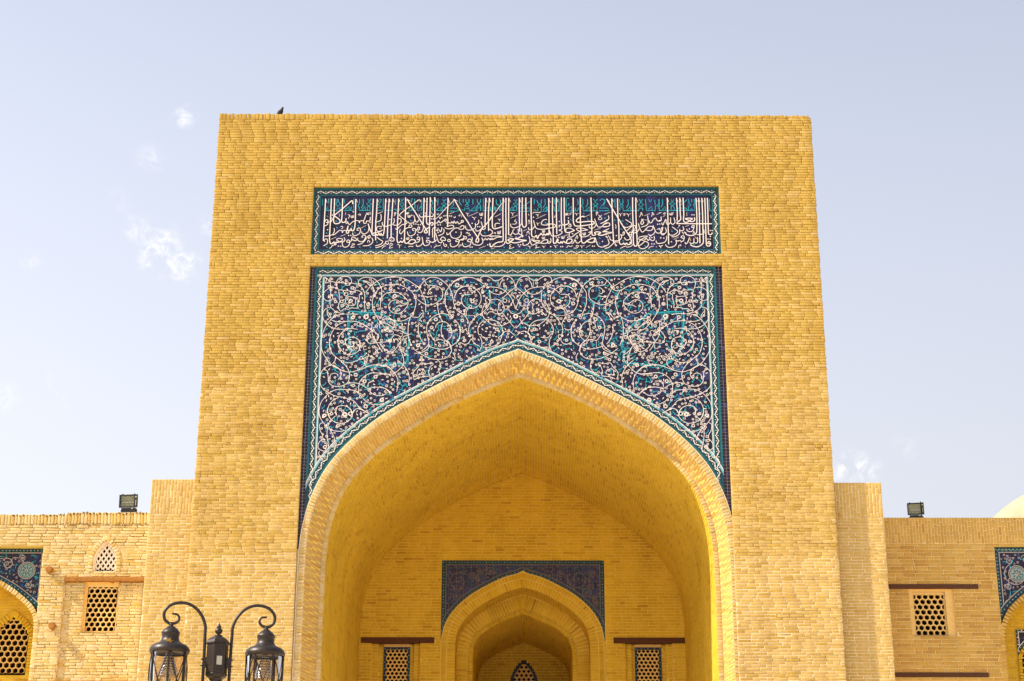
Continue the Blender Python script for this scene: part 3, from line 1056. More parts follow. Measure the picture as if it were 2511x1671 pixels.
a 1317,264 1317,191 1320,129 1320,74 1323,52 1332,48 1340,54 1345,47 1352,54 1357,47 1367,50 1367,59
c 1257,188 1284,200
b 1276,184 1278,169 1270,160 1255,151
b 1254,142 1268,149 1280,147 1280,136 1268,131 1254,129
b 1279,123 1264,114 1254,109 1274,105 1289,103 1254,92
b 1272,74 1277,56 1271,45 1253,40
c 1305,142 1308,132 1307,121
b 1281,85 1282,72 1295,65 1312,65 1325,70 1331,83 1327,96
b 1327,92 1339,92 1344,101 1341,107 1336,98
b 1258,29 1275,34 1290,47 1302,59 1317,58
b 1302,56 1306,41 1310,47
b 1372,92 1362,96 1368,105 1374,101 1370,78 1357,68 1347,72 1343,81
c 1322,193 1328,188 1328,180
c 1329,189 1335,194
c 1339,189 1347,192 1347,186 1341,182
c 1354,193 1362,187 1362,178
c 1363,187 1373,193
b 1349,165 1362,156 1375,147 1373,136 1361,129 1348,127 1341,132
b 1354,112 1361,118 1375,132 1383,136 1392,134 1391,123
b 1377,116 1379,103 1391,102 1401,110 1408,121
a 1382,269 1381,191 1382,129 1381,65 1384,43 1391,40 1397,48 1397,92 1396,129 1395,191 1396,268
b 1398,263 1403,246
b 1404,147 1410,123 1418,107 1425,107 1435,118 1447,130 1462,132 1467,125 1460,114 1447,112 1435,116
b 1418,167 1424,158 1427,149 1420,141 1415,147 1419,158 1428,167
c 1431,163 1444,162
b 1445,184 1447,149 1437,136 1415,128
c 1409,176 1416,187 1418,198 1425,182
c 1431,182 1455,192
c 1461,178 1465,187 1466,198 1473,184
c 1484,187 1506,198
b 1451,160 1454,149 1461,150 1470,165 1480,171 1485,160 1494,156 1503,161 1503,178
c 1504,150 1509,138 1516,154
b 1467,138 1477,110 1485,101 1495,101 1505,110 1509,128 1502,121 1500,103 1508,97 1515,99
b 1477,110 1468,96 1454,90 1446,96
c 1483,117 1495,123 1493,114
b 1404,81 1424,86 1443,87
b 1402,77 1407,72 1420,68 1429,68 1437,76 1445,66 1452,74 1459,66 1467,66 1472,74 1470,88
b 1443,85 1417,72 1405,59 1402,45 1408,32 1423,28 1440,37 1446,50 1440,59 1429,61 1420,52 1403,39
b 1478,66 1482,54 1495,52 1514,57
c 1324,29 1341,38 1353,40
c 1351,34 1370,39 1380,50
c 1445,28 1453,36 1468,40
c 1481,39 1478,34
c 1490,43 1497,39 1498,30
c 1498,39 1507,45
d 1265,85 1275,87 1270,80 1309,89 1389,120 1389,112 1487,142 1496,142 1455,87 1451,80 1461,80 1499,78 1512,77 1460,50 1470,50
t 1262,171 1371,167 1356,144 1331,120 1338,65 1432,41 1337,158 1305,162
k 1256,219 1272,219 1281,208 1255,206
k 1260,258 1263,249 1256,234
k 1305,261 1306,221
k 1325,261 1327,241 1342,230 1333,221 1325,230 1340,241 1340,261
k 1326,221 1326,206
k 1340,221 1341,206 1407,206 1410,220
k 1355,206 1372,226 1373,208
k 1362,261 1364,237 1355,221
k 1411,261 1418,246 1407,235 1417,224 1428,235 1418,246 1425,261
k 1412,220 1417,217 1424,220 1425,206
k 1437,261 1439,235 1440,208 1479,207 1480,231
k 1449,213 1463,226 1466,209
k 1452,261 1458,246 1465,261
k 1477,257 1480,235
k 1496,261 1495,237 1485,230 1495,224 1496,207 1518,207
k 1511,261 1510,235
a 1532,267 1532,191 1532,128 1532,48
b 1533,265 1538,246
a 1572,266 1573,191 1571,158
b 1572,264 1578,246
a 1586,267 1586,191 1587,165 1573,152 1571,145 1585,145 1659,144 1720,144
b 1587,264 1592,246
a 1600,267 1601,191 1599,161 1605,151 1615,152 1624,159 1607,167 1619,170 1638,168 1625,158 1637,154 1647,161 1646,174
a 1656,266 1657,191 1655,128 1652,101 1637,90 1618,90 1607,97 1607,104
b 1657,263 1662,246
a 1668,266 1668,190 1667,128 1666,53
b 1668,263 1673,246
a 1681,266 1682,190 1681,128 1681,64 1675,48 1658,37 1642,37 1628,43 1627,48
b 1682,263 1686,246
a 1694,266 1694,190 1693,128 1693,64 1694,44 1702,39 1710,44 1711,55 1704,61 1699,53 1710,50
a 1705,266 1705,190 1704,128 1704,99 1709,93 1717,95 1721,102
c 1717,185 1718,170
b 1505,149 1509,138 1516,152 1523,165 1525,147 1531,141 1541,147 1543,158 1543,174
b 1543,150 1551,141 1560,147 1562,154 1558,174
c 1539,194 1541,187 1545,186 1547,196 1548,186 1553,189 1555,199
c 1512,189 1518,196 1522,193 1516,187
c 1510,178 1522,183
c 1492,195 1506,198
b 1491,158 1503,163 1502,176
b 1500,97 1507,117 1507,128
b 1519,127 1524,110 1518,99 1508,92 1500,96
b 1524,88 1524,74 1514,57 1489,52
b 1549,130 1562,119 1572,110 1567,99 1551,90 1538,92 1537,99
b 1545,83 1561,84 1578,95 1581,110 1581,119
b 1581,110 1591,112 1599,117 1595,132
c 1572,123 1581,134
c 1605,131 1622,137
b 1642,126 1633,128 1638,137 1644,134 1637,112 1624,107 1613,112 1612,121
c 1635,99 1645,101 1639,106 1644,110
b 1598,75 1588,79 1586,83 1593,88 1600,83 1596,66 1586,61 1581,66 1571,63 1564,68 1565,52 1555,39 1538,34 1525,37 1518,48
c 1586,61 1587,55
c 1554,71 1576,82
b 1602,59 1605,50 1612,55 1618,68 1621,77
b 1622,59 1627,52 1639,55 1641,77
b 1641,57 1650,53 1657,62 1656,82
g 1621,83 1627,64
g 1645,83 1654,73
b 1653,93 1674,95 1685,101 1684,119
c 1574,30 1575,41 1584,46 1582,39
c 1490,41 1497,38 1498,30
c 1498,38 1507,43
c 1602,41 1603,34
c 1614,198 1614,181
d 1636,186 1645,186 1701,72 1710,72 1712,84 1713,112 1721,112 1496,144 1499,79 1512,77 1580,136 1593,104 1602,104 1597,97 1623,120 1544,60
t 1548,110 1641,46 1682,35 1674,192 1675,159
k 1497,261 1496,207 1533,207
k 1511,261 1512,237 1503,224
k 1508,209 1522,226 1523,207
k 1548,259 1554,248 1561,259
k 1541,239 1553,246 1567,239 1552,231 1541,239
k 1552,231 1547,222 1548,207
k 1554,231 1560,222 1562,207
k 1528,207 1647,207 1648,231
k 1577,218 1614,218 1617,207
k 1589,233 1603,244 1617,259
k 1624,261 1625,242 1633,233 1623,227 1622,207
k 1637,261 1637,246
k 1649,261 1648,238 1643,229
k 1631,211 1636,215 1639,207
k 1713,261 1712,237 1713,227 1714,205 1724,205
"""
ARA = """
s 792,1113 763,1108 725,1105 699,1105 672,1099
s 792,1113 787,1089 786,1048 788,1024 784,996 772,984 758,972 723,964
s 792,1113 810,1105 806,1122 815,1132 804,1125 794,1113
s 792,1113 786,1127 791,1129 795,1115
s 755,1074 763,1098 759,1120 742,1133 718,1135 702,1124 700,1108 710,1095 723,1098 726,1110 717,1114 713,1109
s 760,1081 780,1084 800,1077 817,1058 817,1039 804,1025 787,1024 777,1036 781,1048 792,1051 795,1042 789,1039
s 753,1074 751,1060 749,1048 749,1034 745,1024 749,1013 751,996 745,980 738,977 726,987 708,985 695,991 668,990 670,1003 667,1020 663,1036 664,1050 653,1058 662,1067 676,1071 689,1066 702,1065 713,1071 731,1071 742,1073 753,1074
s 721,1043 721,1015 709,1005 700,1003 682,1005 679,1034 683,1039 697,1042 721,1043
s 672,1099 658,1088 647,1072 641,1048 641,1020 641,986
s 672,1100 668,1117 653,1128 631,1131 604,1124 584,1105 572,1081 569,1060 571,1034 573,1010 574,986
s 651,1116 633,1112 615,1100 605,1079 602,1055 607,1029 607,1005 604,982 588,953 570,925 542,895 525,890
s 617,1096 626,1098 637,1110 651,1116
s 638,1058 625,1081 608,1100 586,1115 562,1127 538,1131 512,1132
s 600,1046 591,1065 579,1081 555,1093 526,1098 511,1099
s 568,1034 562,1048 547,1059 525,1062 510,1062
s 723,964 742,961 760,956 777,942 793,921 806,897 815,865 819,837 813,798
s 785,994 803,989 815,970 815,949 807,930 793,914 771,900 746,895 718,895 692,898 665,894
s 798,987 797,965 788,949 781,947 786,961 796,975
s 779,937 759,930 732,929 697,932 666,928 653,921 631,909 606,890 588,878 576,862 585,839
s 726,925 745,918 762,902 776,876 782,848 782,820 773,798
s 720,963 694,964 665,962
s 718,893 733,879 743,860 747,837 743,813 732,797
s 688,806 706,818 716,832 712,846 695,859 675,857 659,846 653,825 658,806
s 678,834 684,820 695,818 707,825
s 606,890 612,883 625,864 624,846 615,832 584,834 536,839
s 573,899 573,918 561,937 539,943 519,937 510,923 514,902
s 567,923 543,920 521,904
s 607,930 606,890 600,860 584,836
s 584,834 575,818 561,797
s 536,839 524,850 511,871
O 697,1059 7
O 738,1021 7
O 721,1055 10
O 570,1029 7
O 599,1046 5
O 663,1096 6
O 713,895 6
O 780,846 5
O 762,972 5
O 762,957 5
O 809,862 5
O 587,909 6
F 632,951 15
F 688,948 11
F 700,1023 12
F 625,1008 11
F 764,1020 9
F 735,1001 9
F 695,1083 10
F 731,839 10
F 532,1079 10
s 547,1131 524,1134 502,1132 478,1126 451,1112 426,1095 408,1083
s 546,1095 519,1098 490,1095 463,1081 443,1069 421,1070 408,1081 404,1095 389,1114 369,1129 347,1131 325,1124 302,1107 284,1086 273,1062 266,1033 259,1000 245,977 216,958
s 544,1057 518,1063 494,1059 476,1045 458,1024 456,1012 461,996 476,977 496,965
s 457,1015 473,1010 486,1015 502,1026 517,1027 532,1017 538,1001 534,984 520,970 498,965
s 459,1010 477,1003 494,1003 510,993
s 499,1019 492,1008
s 443,1069 429,1043 423,1024 424,1000 432,970 438,960
s 438,956 453,944 475,933 497,932 519,935 541,944
s 445,949 451,925 453,895 451,862 437,820
s 418,1031 398,1015 376,1005 351,1007 332,1017 314,1033 310,1055 315,1076 329,1088 351,1093 375,1095 387,1112
s 408,1079 394,1048 385,1029 381,1000 381,972
s 388,970 401,963 412,948 440,951
s 388,967 399,946 409,930
s 351,1086 366,1076 370,1064 363,1055 357,1056
s 390,1045 372,1041 350,1045
s 332,1014 329,986 324,963 315,941 306,927
s 409,916 410,888 403,860 390,836 381,827
s 282,958 304,965 326,963 348,951 367,930 375,904 373,876 368,852 365,829 380,808 395,797
s 284,1086 299,1059 299,1033 299,1010 289,981 280,960
s 258,939 240,915 233,894 235,864 243,841 269,820 297,806 328,807 367,818
s 284,1086 263,1109 236,1124 199,1131
s 261,1033 255,1055 242,1076 220,1088 199,1089
s 338,899 334,916 319,927 297,927 279,911 268,887 272,862 289,843
s 308,923 314,894 309,866 294,843 278,829 271,804
s 360,876 351,857 339,843 320,849 300,843
s 339,843 339,813
s 271,920 277,904 268,887
s 540,916 523,906 511,892 489,890 465,876 441,871
s 511,871 489,864 482,846 485,825
s 454,867 471,862 475,843
O 408,1086 6
O 520,1095 5
O 438,961 7
O 426,1038 7
O 278,958 6
O 266,957 5
O 273,946 6
O 293,836 9
O 362,869 6
O 276,884 6
O 259,886 5
F 513,1045 12
F 249,1095 13
F 337,939 11
F 409,822 11
F 354,902 10
F 320,1101 10
F 243,1010 11
F 528,843 11
F 225,934 10
s 268,1109 246,1123 224,1131 202,1131 180,1127 158,1116 133,1097
s 153,1112 151,1126 138,1135 122,1135 105,1126 91,1115 74,1116 60,1126
s 76,1112 73,1085
s 60,1126 56,1119 65,1104 69,1085
s 118,1087 91,1085 69,1081 47,1069 29,1050 16,1031 5,1000 1,986
s 113,1071 95,1057 73,1052 53,1059 41,1073 40,1088 51,1095
s 60,1126 47,1135 29,1133 14,1121 4,1099 2,1085 18,1071 29,1061 40,1050 51,1040
s 113,1073 109,1052 109,1024 115,1002 126,986 141,969 156,960
s 113,1024 86,1031 66,1024 53,1007 48,990 53,974 64,965
s 64,1019 73,1005 71,990 77,976 73,965 55,965 42,948 26,929 13,911 1,899
s 124,1019 137,995 142,976 139,955 125,936 103,918 83,911 57,911 29,925 24,929 16,946
s 46,986 31,983 18,967 5,964
s 47,1000 22,1000 16,1014 7,1031
s 25,1050 11,1047 2,1033
s 121,1019 126,1000 121,1000 115,1012
s 123,958 112,972 97,972 86,965 68,962
s 95,972 99,986 86,976
s 134,934 151,918 159,894 155,869
s 127,939 103,936 79,929 61,911 54,889 52,875 61,866 72,855 63,850 55,875 39,885 22,882 4,866
s 155,869 146,871 140,859 124,855 105,859
s 151,864 142,841 142,820 150,797
s 139,815 115,813 89,820 68,834 63,852
s 166,1074 188,1088 213,1090 235,1083 250,1067 256,1048
s 166,1074 150,1052 147,1026 157,1002 178,989 205,991 223,1005 230,1026 225,1045 212,1052 190,1052
s 133,1089 166,1074 179,1064 188,1052
s 205,991 216,979 215,960 202,934 195,915 198,890 192,859
s 203,988 209,969 207,953
s 204,955 165,958
s 163,955 178,939 193,911
s 237,908 234,883 236,852 245,843
s 232,894 219,890 204,899
s 188,850 199,831 216,827 234,836
s 192,859 199,864 181,869 181,852 190,850
s 186,850 170,829 150,817
O 124,1097 5
O 135,1089 5
O 120,1084 5
O 48,1090 5
O 46,1024 10
O 192,997 7
O 162,960 5
O 242,844 4
F 183,1021 12
F 79,894 10
F 0,953 13
F 100,838 10
F 214,845 9
F 193,1076 9
F 140,1065 9
s 819,852 818,824 810,794 793,764 773,739 746,722 724,711 697,704 667,709 641,718 616,729 588,736 555,732 533,725 518,713
s 784,852 780,817 768,785 745,764 723,745 707,727 695,704 693,679 702,654 721,644 741,640 763,644 778,658 782,677
s 781,677 784,695 787,709 804,716
s 775,677 771,693 756,699 743,693 742,686
s 773,736 794,725 811,704 816,677 813,649 799,628 776,612 750,599 724,594 698,587 673,578 658,562 644,544
s 766,739 756,755 754,773
s 764,734 742,722 730,706 729,686 740,670
s 747,852 746,829 734,806 713,785 696,782 674,787 657,801 653,824 659,843
s 719,748 690,745 664,755 649,764
s 641,766 634,759 633,736 650,718
s 639,771 624,789
s 636,766 611,775 588,764
s 714,850 715,834 701,810 692,801
s 688,808 690,794 700,782
s 678,833 684,817 702,817
s 700,651 683,656 657,654 635,644 615,631 595,635 574,637 541,631 515,610
s 651,608 653,638 648,663 629,686 602,699 571,699 517,692
s 615,635 613,653 600,663 587,663
s 606,619 594,608 575,601 551,601 530,617
s 635,590 619,574 593,562 565,562 546,567
s 649,608 668,622 699,626 725,628 751,625 774,612 795,590 809,565 814,533 809,508 802,493
s 734,592 754,583 770,565 778,540 775,515 761,493
s 752,535 739,551 720,557 696,551 681,535 676,519
s 674,522 661,542 640,542 618,528 607,524
s 639,531 639,513
s 742,513 745,533 737,549
O 777,677 5
O 775,736 5
O 725,751 6
O 647,766 7
O 699,682 6
O 656,718 5
O 608,625 7
O 646,606 5
O 633,601 5
O 644,594 6
O 699,622 4
O 682,522 9
O 725,575 4
F 667,692 11
F 584,683 11
F 621,553 12
F 554,583 10
F 792,513 11
F 708,519 13
F 811,609 9
F 629,663 11
F 676,644 9
s 815,546 813,517 801,492 785,472 778,465
s 780,546 774,517 760,494 736,482 710,480 689,492 677,505 675,521 680,535 687,546
s 744,512 754,503 766,487 772,474
s 741,546 744,532 739,514
s 675,521 667,537 652,544 630,535 606,523
s 641,532 640,507
s 767,456 748,447 722,445 696,451
s 776,458 777,433 773,407 766,369
s 767,454 751,429 742,402
s 796,483 809,474 806,449 796,431 794,413
s 796,413 810,393 811,375 802,366 789,360
s 793,411 778,407
s 804,360 808,349 799,337 788,340
s 787,353 766,362
O 777,472 5
O 783,463 5
O 772,459 5
O 684,521 9
O 792,405 6
O 812,335 5
F 789,514 10
F 783,378 11
F 705,517 13
F 761,521 9
F 733,469 10
s 430,809 399,785 357,764 319,760 288,768 270,793 272,821 290,841
s 362,825 369,805 399,789 426,787
s 494,756 471,736 451,708 443,680 446,648
s 467,740 471,772 484,805
s 569,732 539,732 516,712 496,684 489,656 494,616
s 568,696 538,694 504,700 478,724 467,740
s 567,640 544,632 517,608
s 423,672 428,696 420,712 409,724 395,744 372,740 349,744 345,736 356,728 363,704 359,688 378,684 401,680 416,672
s 412,688 405,716 382,712 378,696 397,692 412,688
s 330,760 315,744 314,720 329,700
s 262,788 254,772 254,752
s 492,821 476,797 449,776
s 572,833 549,805 518,793 496,817 481,846
F 410,823 11
F 507,734 11
F 374,785 10
F 393,758 9
F 466,704 9
F 555,580 12
"""

# ================================================================ the setting
g = MB()
g.poly([(-400, -400, 0), (400, -400, 0), (400, 400, 0), (-400, 400, 0)])
gr = g.build('ground', 'ground'); gr['kind'] = 'structure'

# ================================================================ the portal
portal = empty('brick_portal', 'tall yellow brick gateway with blue tiled panels round a deep pointed arch', 'gateway', (-.14, 0, 0))
PXL, PXR = -6.65, 6.37                  # portal edges
QL, QR = -4.49, 4.285                   # edges of the tiled field
AC = -.05                               # arch centre line
ZB = 6.0                                # the courses are laid from here up; below them the mass is plain
OUT = Arch(AC, [(0, 14.01), (.48, 13.84), (1.0, 13.57), (1.52, 13.29), (2.04, 13.01), (2.6, 12.69), (3.07, 12.36), (3.48, 12.0), (3.8, 11.65), (4.0, 11.32), (4.16, 10.96), (4.27, 10.58), (4.35, 10.15), (4.385, 9.6), (4.385, 6)])
IN1 = Arch(AC, [(0, 13.86), (.48, 13.68), (1.15, 13.345), (1.8, 13.0), (2.55, 12.57), (3.04, 12.2), (3.46, 11.8), (3.76, 11.42), (3.96, 11.05), (4.10, 10.68), (4.18, 10.35), (4.245, 9.9), (4.265, 9.2), (4.265, 7.5), (4.265, 6)])
R2 = Arch(-.01, [(0, 13.51), (.55, 13.30), (1.14, 13.03), (1.72, 12.72), (2.66, 12.08), (3.06, 11.74), (3.40, 11.36), (3.61, 11.02), (3.74, 10.7), (3.83, 10.4), (3.9, 10.0), (3.93, 9.5), (3.94, 8.5), (3.94, 6)])
YR1, YR2, YB = .045, .40, 7.73

core = MB()
core.box(PXL + .012, QL - .003, .02, 2.4, 14.3, 19.44); core.box(PXL + .012, QL - .003, .02, 8.6, 0, 14.3)
core.box(QR + .003, PXR - .012, .02, 2.4, 14.3, 19.36); core.box(QR + .003, PXR - .012, .02, 8.6, 0, 14.3)
core.box(QL - .002, QR + .002, .02, 2.4, 17.765, 19.40)
core.box(QL - .002, QR + .002, .021, .3, 15.905, 16.16)
core.box(QL - .002, QR + .002, .09, 2.4, 14.3, 17.764); core.box(QL - .002, QR + .002, 2.3, 8.6, 14.1, 14.29)
core.box(QL - .002, -3.96, .42, 8.6, 0, ZB)
core.box(3.94, QR + .002, .42, 8.6, 0, ZB)
core.build('masonry_core', 'mortar_old', portal)

Bo, Bl = Bricks(), Bricks()
Mo, Ml, Mm = MB(), MB(), MB()
class Split:                            # sends a brick to the weathered or the paler brick, mixing along a ragged line
    def add(s, o, *a):
        f = 1 / (1 + math.exp(-(o[2] - 12.2 - .9 * math.sin(o[0] * 1.3)) / 2.2))
        (Bo if random.random() < f else Bl).add(o, *a)
SP = Split()
jag = lambda: random.uniform(-.012, .008)
piers = lambda z: [(PXL - jag(), QL), (QR, PXR + jag())]
full = lambda z: [(PXL - jag(), PXR + jag())]
inner = lambda z: [(QL, QR)]
lay(SP, Ml, 0, ZB, 9.6, piers, back=.004, joint=.011, pit=.006, deep=.10)
lay(SP, Mm, 0, 9.6, 13.6, piers, back=.005, joint=.011, pit=.01, deep=.2)
lay(SP, Mo, 0, 13.6, 15.9, piers, back=.006, pit=.015, deep=.5)
lay(SP, Mo, 0, 15.9, 15.965, full, back=.008, blen=.135)
lay(SP, Mo, 0, 15.965, 16.165, full, back=.008)
lay(SP, Mo, 0, 16.165, 17.76, piers, back=.007, pit=.02, deep=.55)
lay(SP, Mo, 0, 17.76, 17.825, full, back=.008, blen=.135)
lay(SP, Mo, 0, 17.825, 19.39, full, back=.009, pit=.035, deep=.6)
x = PXL
while x < PXR - .03:                    # ragged coping of headers
    w_ = random.uniform(.06, .13)
    e = min(x + w_, PXR)
    hgt = .15 - .085 * (x - PXL) / 13 + random.uniform(-.014, .008)
    if x > PXR - .14: hgt -= .05
    Bo.add(((x + e) / 2, random.uniform(-.008, .012), 19.392 + hgt / 2), (1, 0, 0), (0, 0, 1), (0, -1, 0), e - x - .006, hgt, random.random() * .45)
    x = e
cop = MB(); cop.box(PXL + .02, PXR - .05, .012, 1.2, 19.37, 19.45); cop.build('coping_bed', 'mortar_old', portal)
build_bricks(Bl, 'lower', portal, n_ind=300, rough=.45, chamf=.005)
build_bricks(Bo, 'old', portal, rough=.8, chamf=.0065)
Mo.build('mortar', 'mortar_old', portal, 'stuff')
Ml.build('mortar', 'mortar_pale', portal, 'stuff'); Mm.build('mortar', 'mortar_mid', portal, 'stuff')

# --- arch orders: ring of headers, splayed band, second ring, vault
Ra = Bricks()
ring(Ra, IN1, YR1, .14, .066, zmin=ZB)
build_bricks(Ra, 'cream', portal, name='voussoir', stuff='arch_ring', n_ind=300, rough=.7, chamf=.006)
mb = MB(); band(mb, IN1.path(0), IN1.path(.155), YR1 + .006, YR1 + .006)
for q in ((QL, QL + .13), (QR - .06, QR)): mb.poly([(q[0], YR1 + .03, 0), (q[1], YR1 + .03, 0), (q[1], YR1 + .03, 9.75), (q[0], YR1 + .03, 9.75)])
mb.build('ring_mortar', 'mortar_pale', portal)
sp, spm = Bricks(), MB()
nsp = 150
def sp_pair(t, side):
    a, ta, na = IN1.point(IN1.L * t, side)
    b, tb, nb = R2.point(R2.L * t, side)
    b = b - nb * .105
    if t == 0: b = np.array([(IN1.cx + R2.cx) / 2, b[1] + .015]); a[0] = b[0]
    return np.array([a[0], YR1 + .004, a[1]]), np.array([b[0], YR2 - .004, b[1]])
for side in (-1, 1):
    prev = None
    for i in range(nsp + 1):
        cur = sp_pair(i / nsp, side)
        if prev is not None:
            a, b = (prev[0] + cur[0]) / 2, (prev[1] + cur[1]) / 2
            Uv = b - a; ln = np.linalg.norm(Uv); Uv /= ln
            Vv = cur[0] + cur[1] - prev[0] - prev[1]; hl = np.linalg.norm(Vv) / 2; Vv = Vv / np.linalg.norm(Vv)
            Nv = np.cross(Uv, Vv); Nv /= np.linalg.norm(Nv)
            if Nv[1] > 0: Nv = -Nv
            off = .0035
            spm.poly([prev[0] - Nv * off, cur[0] - Nv * off, cur[1] - Nv * off, prev[1] - Nv * off])
            cutp = [.0, .36, 1.0] if i % 2 else [.0, .66, 1.0]
            if i % 7 == 3: cutp = [0, .15, .6, 1.0]
            for k in range(len(cutp) - 1):
                c0, c1 = cutp[k] * ln, cutp[k + 1] * ln
                sp.add(a + Uv * (c0 + c1) / 2, Uv, Vv, Nv, c1 - c0 - .014, hl - .014)
        prev = cur
build_bricks(sp, 'splay', portal, name='splay_brick', stuff='splay_bricks', n_ind=300, rough=.25, chamf=.0025, depth=.02)
spm.build('splay_mortar', 'mortar_gold', portal)
Rb = Bricks()
ring(Rb, R2, YR2 - .01, .105, .066, zmin=ZB)
build_bricks(Rb, 'cream', portal, name='inner_voussoir', stuff='inner_arch_ring', n_ind=0, rough=.8, chamf=.006)
mb = MB(); band(mb, R2.path(0), R2.path(.14), YR2 + .002, YR2 + .002); mb.build('ring_mortar', 'mortar_pale', portal)

def vault(arch, y0, y1, parent, mat='vault', mort='mortar_vault', zmin=ZB, pitch=.066, blen=.262, off=.006, name='vault'):
    V_, M_ = Bricks(), MB()
    pa = arch.path(off, .05)
    band(M_, pa, pa, y0 + .004, y1)
    n = int(arch.L / pitch); ch = arch.L / n
    for side in (-1, 1):
        for i in range(n):
            p, t, nn = arch.point((i + .5) * ch, side)
            if p[1] < zmin: continue
            y = y0 - (i % 2) * blen / 2 - random.uniform(0, .05)
            while y < y1 - .02:
                ln = blen * random.uniform(.93, 1.07)
                s0, e = max(y, y0), min(y + ln, y1)
                if e - s0 > .04:
                    V_.add((p[0], (s0 + e) / 2, p[1]), (0, 1, 0), (t[0], 0, t[1]), (nn[0], 0, nn[1]), e - s0 - .010, ch - .013)
                y += ln
    M_.build(name, mort, parent)
    build_bricks(V_, mat, parent, stuff=name + '_bricks', rough=.5, chamf=.004, depth=.004)
vault(R2, YR2 - .012, YB, portal)

# --- tiled spandrel of the great arch
def low_out(x):
    z = OUT.z_at(x)
    return max(z if z is not None else 9.7, 9.7) - .002
bk = MB()
xs = np.linspace(QL, QR, 160)
for a, b in zip(xs[:-1], xs[1:]):
    bk.poly([(a, .088, low_out(a)), (b, .088, low_out(b)), (b, .088, 15.9), (a, .088, 15.9)])
spandrel = bk.build('spandrel_panel', 'grout', portal)
TY = .072
Tl = Bricks()
fl, fr, ft = -4.165, 3.935, 15.665
cut = tiles_grid(Tl, TY, fl, fr, ft - .178 * 34, ft, .178, low_out)
edge = Bricks(); cut2 = []
for a, b in ((QL, QL + .11), (QR - .135, QR)):
    cut2 += tiles_grid(edge, TY + .008, a, b, 9.7, 15.9, .07, low_out, .011)
build_cut(cut, TY, 'navy', spandrel, 'cut_tiles')
build_cut(cut2, TY + .008, 'navy', spandrel, 'cut_tiles')
build_bricks(edge, 'navy', spandrel, name='edge_tile', stuff='edge_tiles', rough=.15, chamf=.001, depth=.012)
def strip(mbs, path_in, path_out, y):
    band(mbs, path_in, path_out, y, y)
tealm, darkm, aquam, whitem = MB(), MB(), MB(), MB()
# the straight borders left, right and top
L0, R0 = QL + .11, QR - .135
def rectband(m, x0, x1, z0, z1, y): m.poly([(x0, y, z0), (x1, y, z0), (x1, y, z1), (x0, y, z1)])
def zl(x): return low_out(x)
for s_, x0 in ((1, L0), (-1, R0)):
    def xx(a): return x0 + s_ * a
    for m, a, b, y in ((tealm, 0, .045, .071), (darkm, .045, .16, .0712), (aquam, .16, .185, .0708), (whitem, .185, .198, .0707), (tealm, .198, .215, .0708)):
        p, q = sorted((xx(a), xx(b)))
        zz = np.linspace(0, 1, 2)
        m.poly([(p, y, zl(p)), (q, y, zl(q)), (q, y, 15.9 - (b if b < .2 else .2)), (p, y, 15.9 - (b if b < .2 else .2))])
for m, a, b, y in ((tealm, .0, .05, .0704), (darkm, .05, .17, .07115), (aquam, .17, .198, .0703), (whitem, .198, .212, .0702), (tealm, .212, .235, .0703)):
    rectband(m, L0 + (.0 if a == 0 else .045), R0 - (.0 if a == 0 else .045), 15.9 - b, 15.9 - a, y)
# the border that follows the arch
for m, a, b, y in ((tealm, .0, .042, .069), (darkm, .042, .17, .0692), (aquam, .17, .205, .0688), (whitem, .205, .222, .0687)):
    pa = [p for p in OUT.path(a, .05) if p[1] > 9.9]
    pb = [p for p in OUT.path(b, .05) if p[1] > 9.9]
    n = min(len(pa), len(pb)); pa_c, pb_c = pa[(len(pa) - n) // 2:][:n], pb[(len(pb) - n) // 2:][:n]
    lim = lambda p: (min(max(p[0], L0), R0), p[1])
    band(m, [lim(p) for p in pa_c], [lim(p) for p in pb_c], y, y)
tealm.build('teal_border', 'teal', spandrel); darkm.build('border_ground', 'dgreen', spandrel)
aquam.build('aqua_border', 'aqua', spandrel); whitem.build('cream_border', 'white', spandrel)
PB, PT, PW, PBl = Paint(.0682), Paint(.0678), Paint(.0638), Paint(.0675)
def arch_vine():
    p = [q for q in OUT.path(.106, .04) if q[1] > 10.25 and L0 + .1 < q[0] < R0 - .1]
    vine(p, PW, PB, .037, .225, .0150)
arch_vine()
for s_, x0 in ((1, L0), (-1, R0)):
    xv = x0 + s_ * .103
    vine([(xv, 15.72), (xv, max(zl(xv) + .05, 10.3))], PW, PB, .036, .225, .0150)
vine([(L0 + .1, 15.79), (R0 - .1, 15.79)], PW, PB, .036, .225, .0150)
PB.build('border_leaves', 'teal', spandrel, 'stuff')
AX = -.102
for line in ARA.strip().split('\n'):
    f = line.split()
    for sgn in (-1, 1):
        P_ = lambda q: (AX + sgn * int(q.split(',')[0]) * .005, 10 + int(q.split(',')[1]) * .005)
        if f[0] == 's': PW.stroke([P_(q) for q in f[1:]], .0115, 4)
        elif f[0] == 'O': PW.ringo(P_(f[1]), int(f[2]) * .005 * .85, .0115)
        elif f[0] == 'F':
            PW.flower(P_(f[1]), int(f[2]) * .005 * .85, 8)
PW.build('scrollwork', 'white', spandrel, 'stuff')
med = [(881, 759), (915, 760), (959, 763), (975, 775), (990, 783), (1005, 800), (1016, 812), (1021, 830), (1017, 845), (1016, 878), (985, 880), (960, 884), (935, 888), (914, 876), (898, 860), (886, 840), (882, 810), (880, 785), (881, 759)]
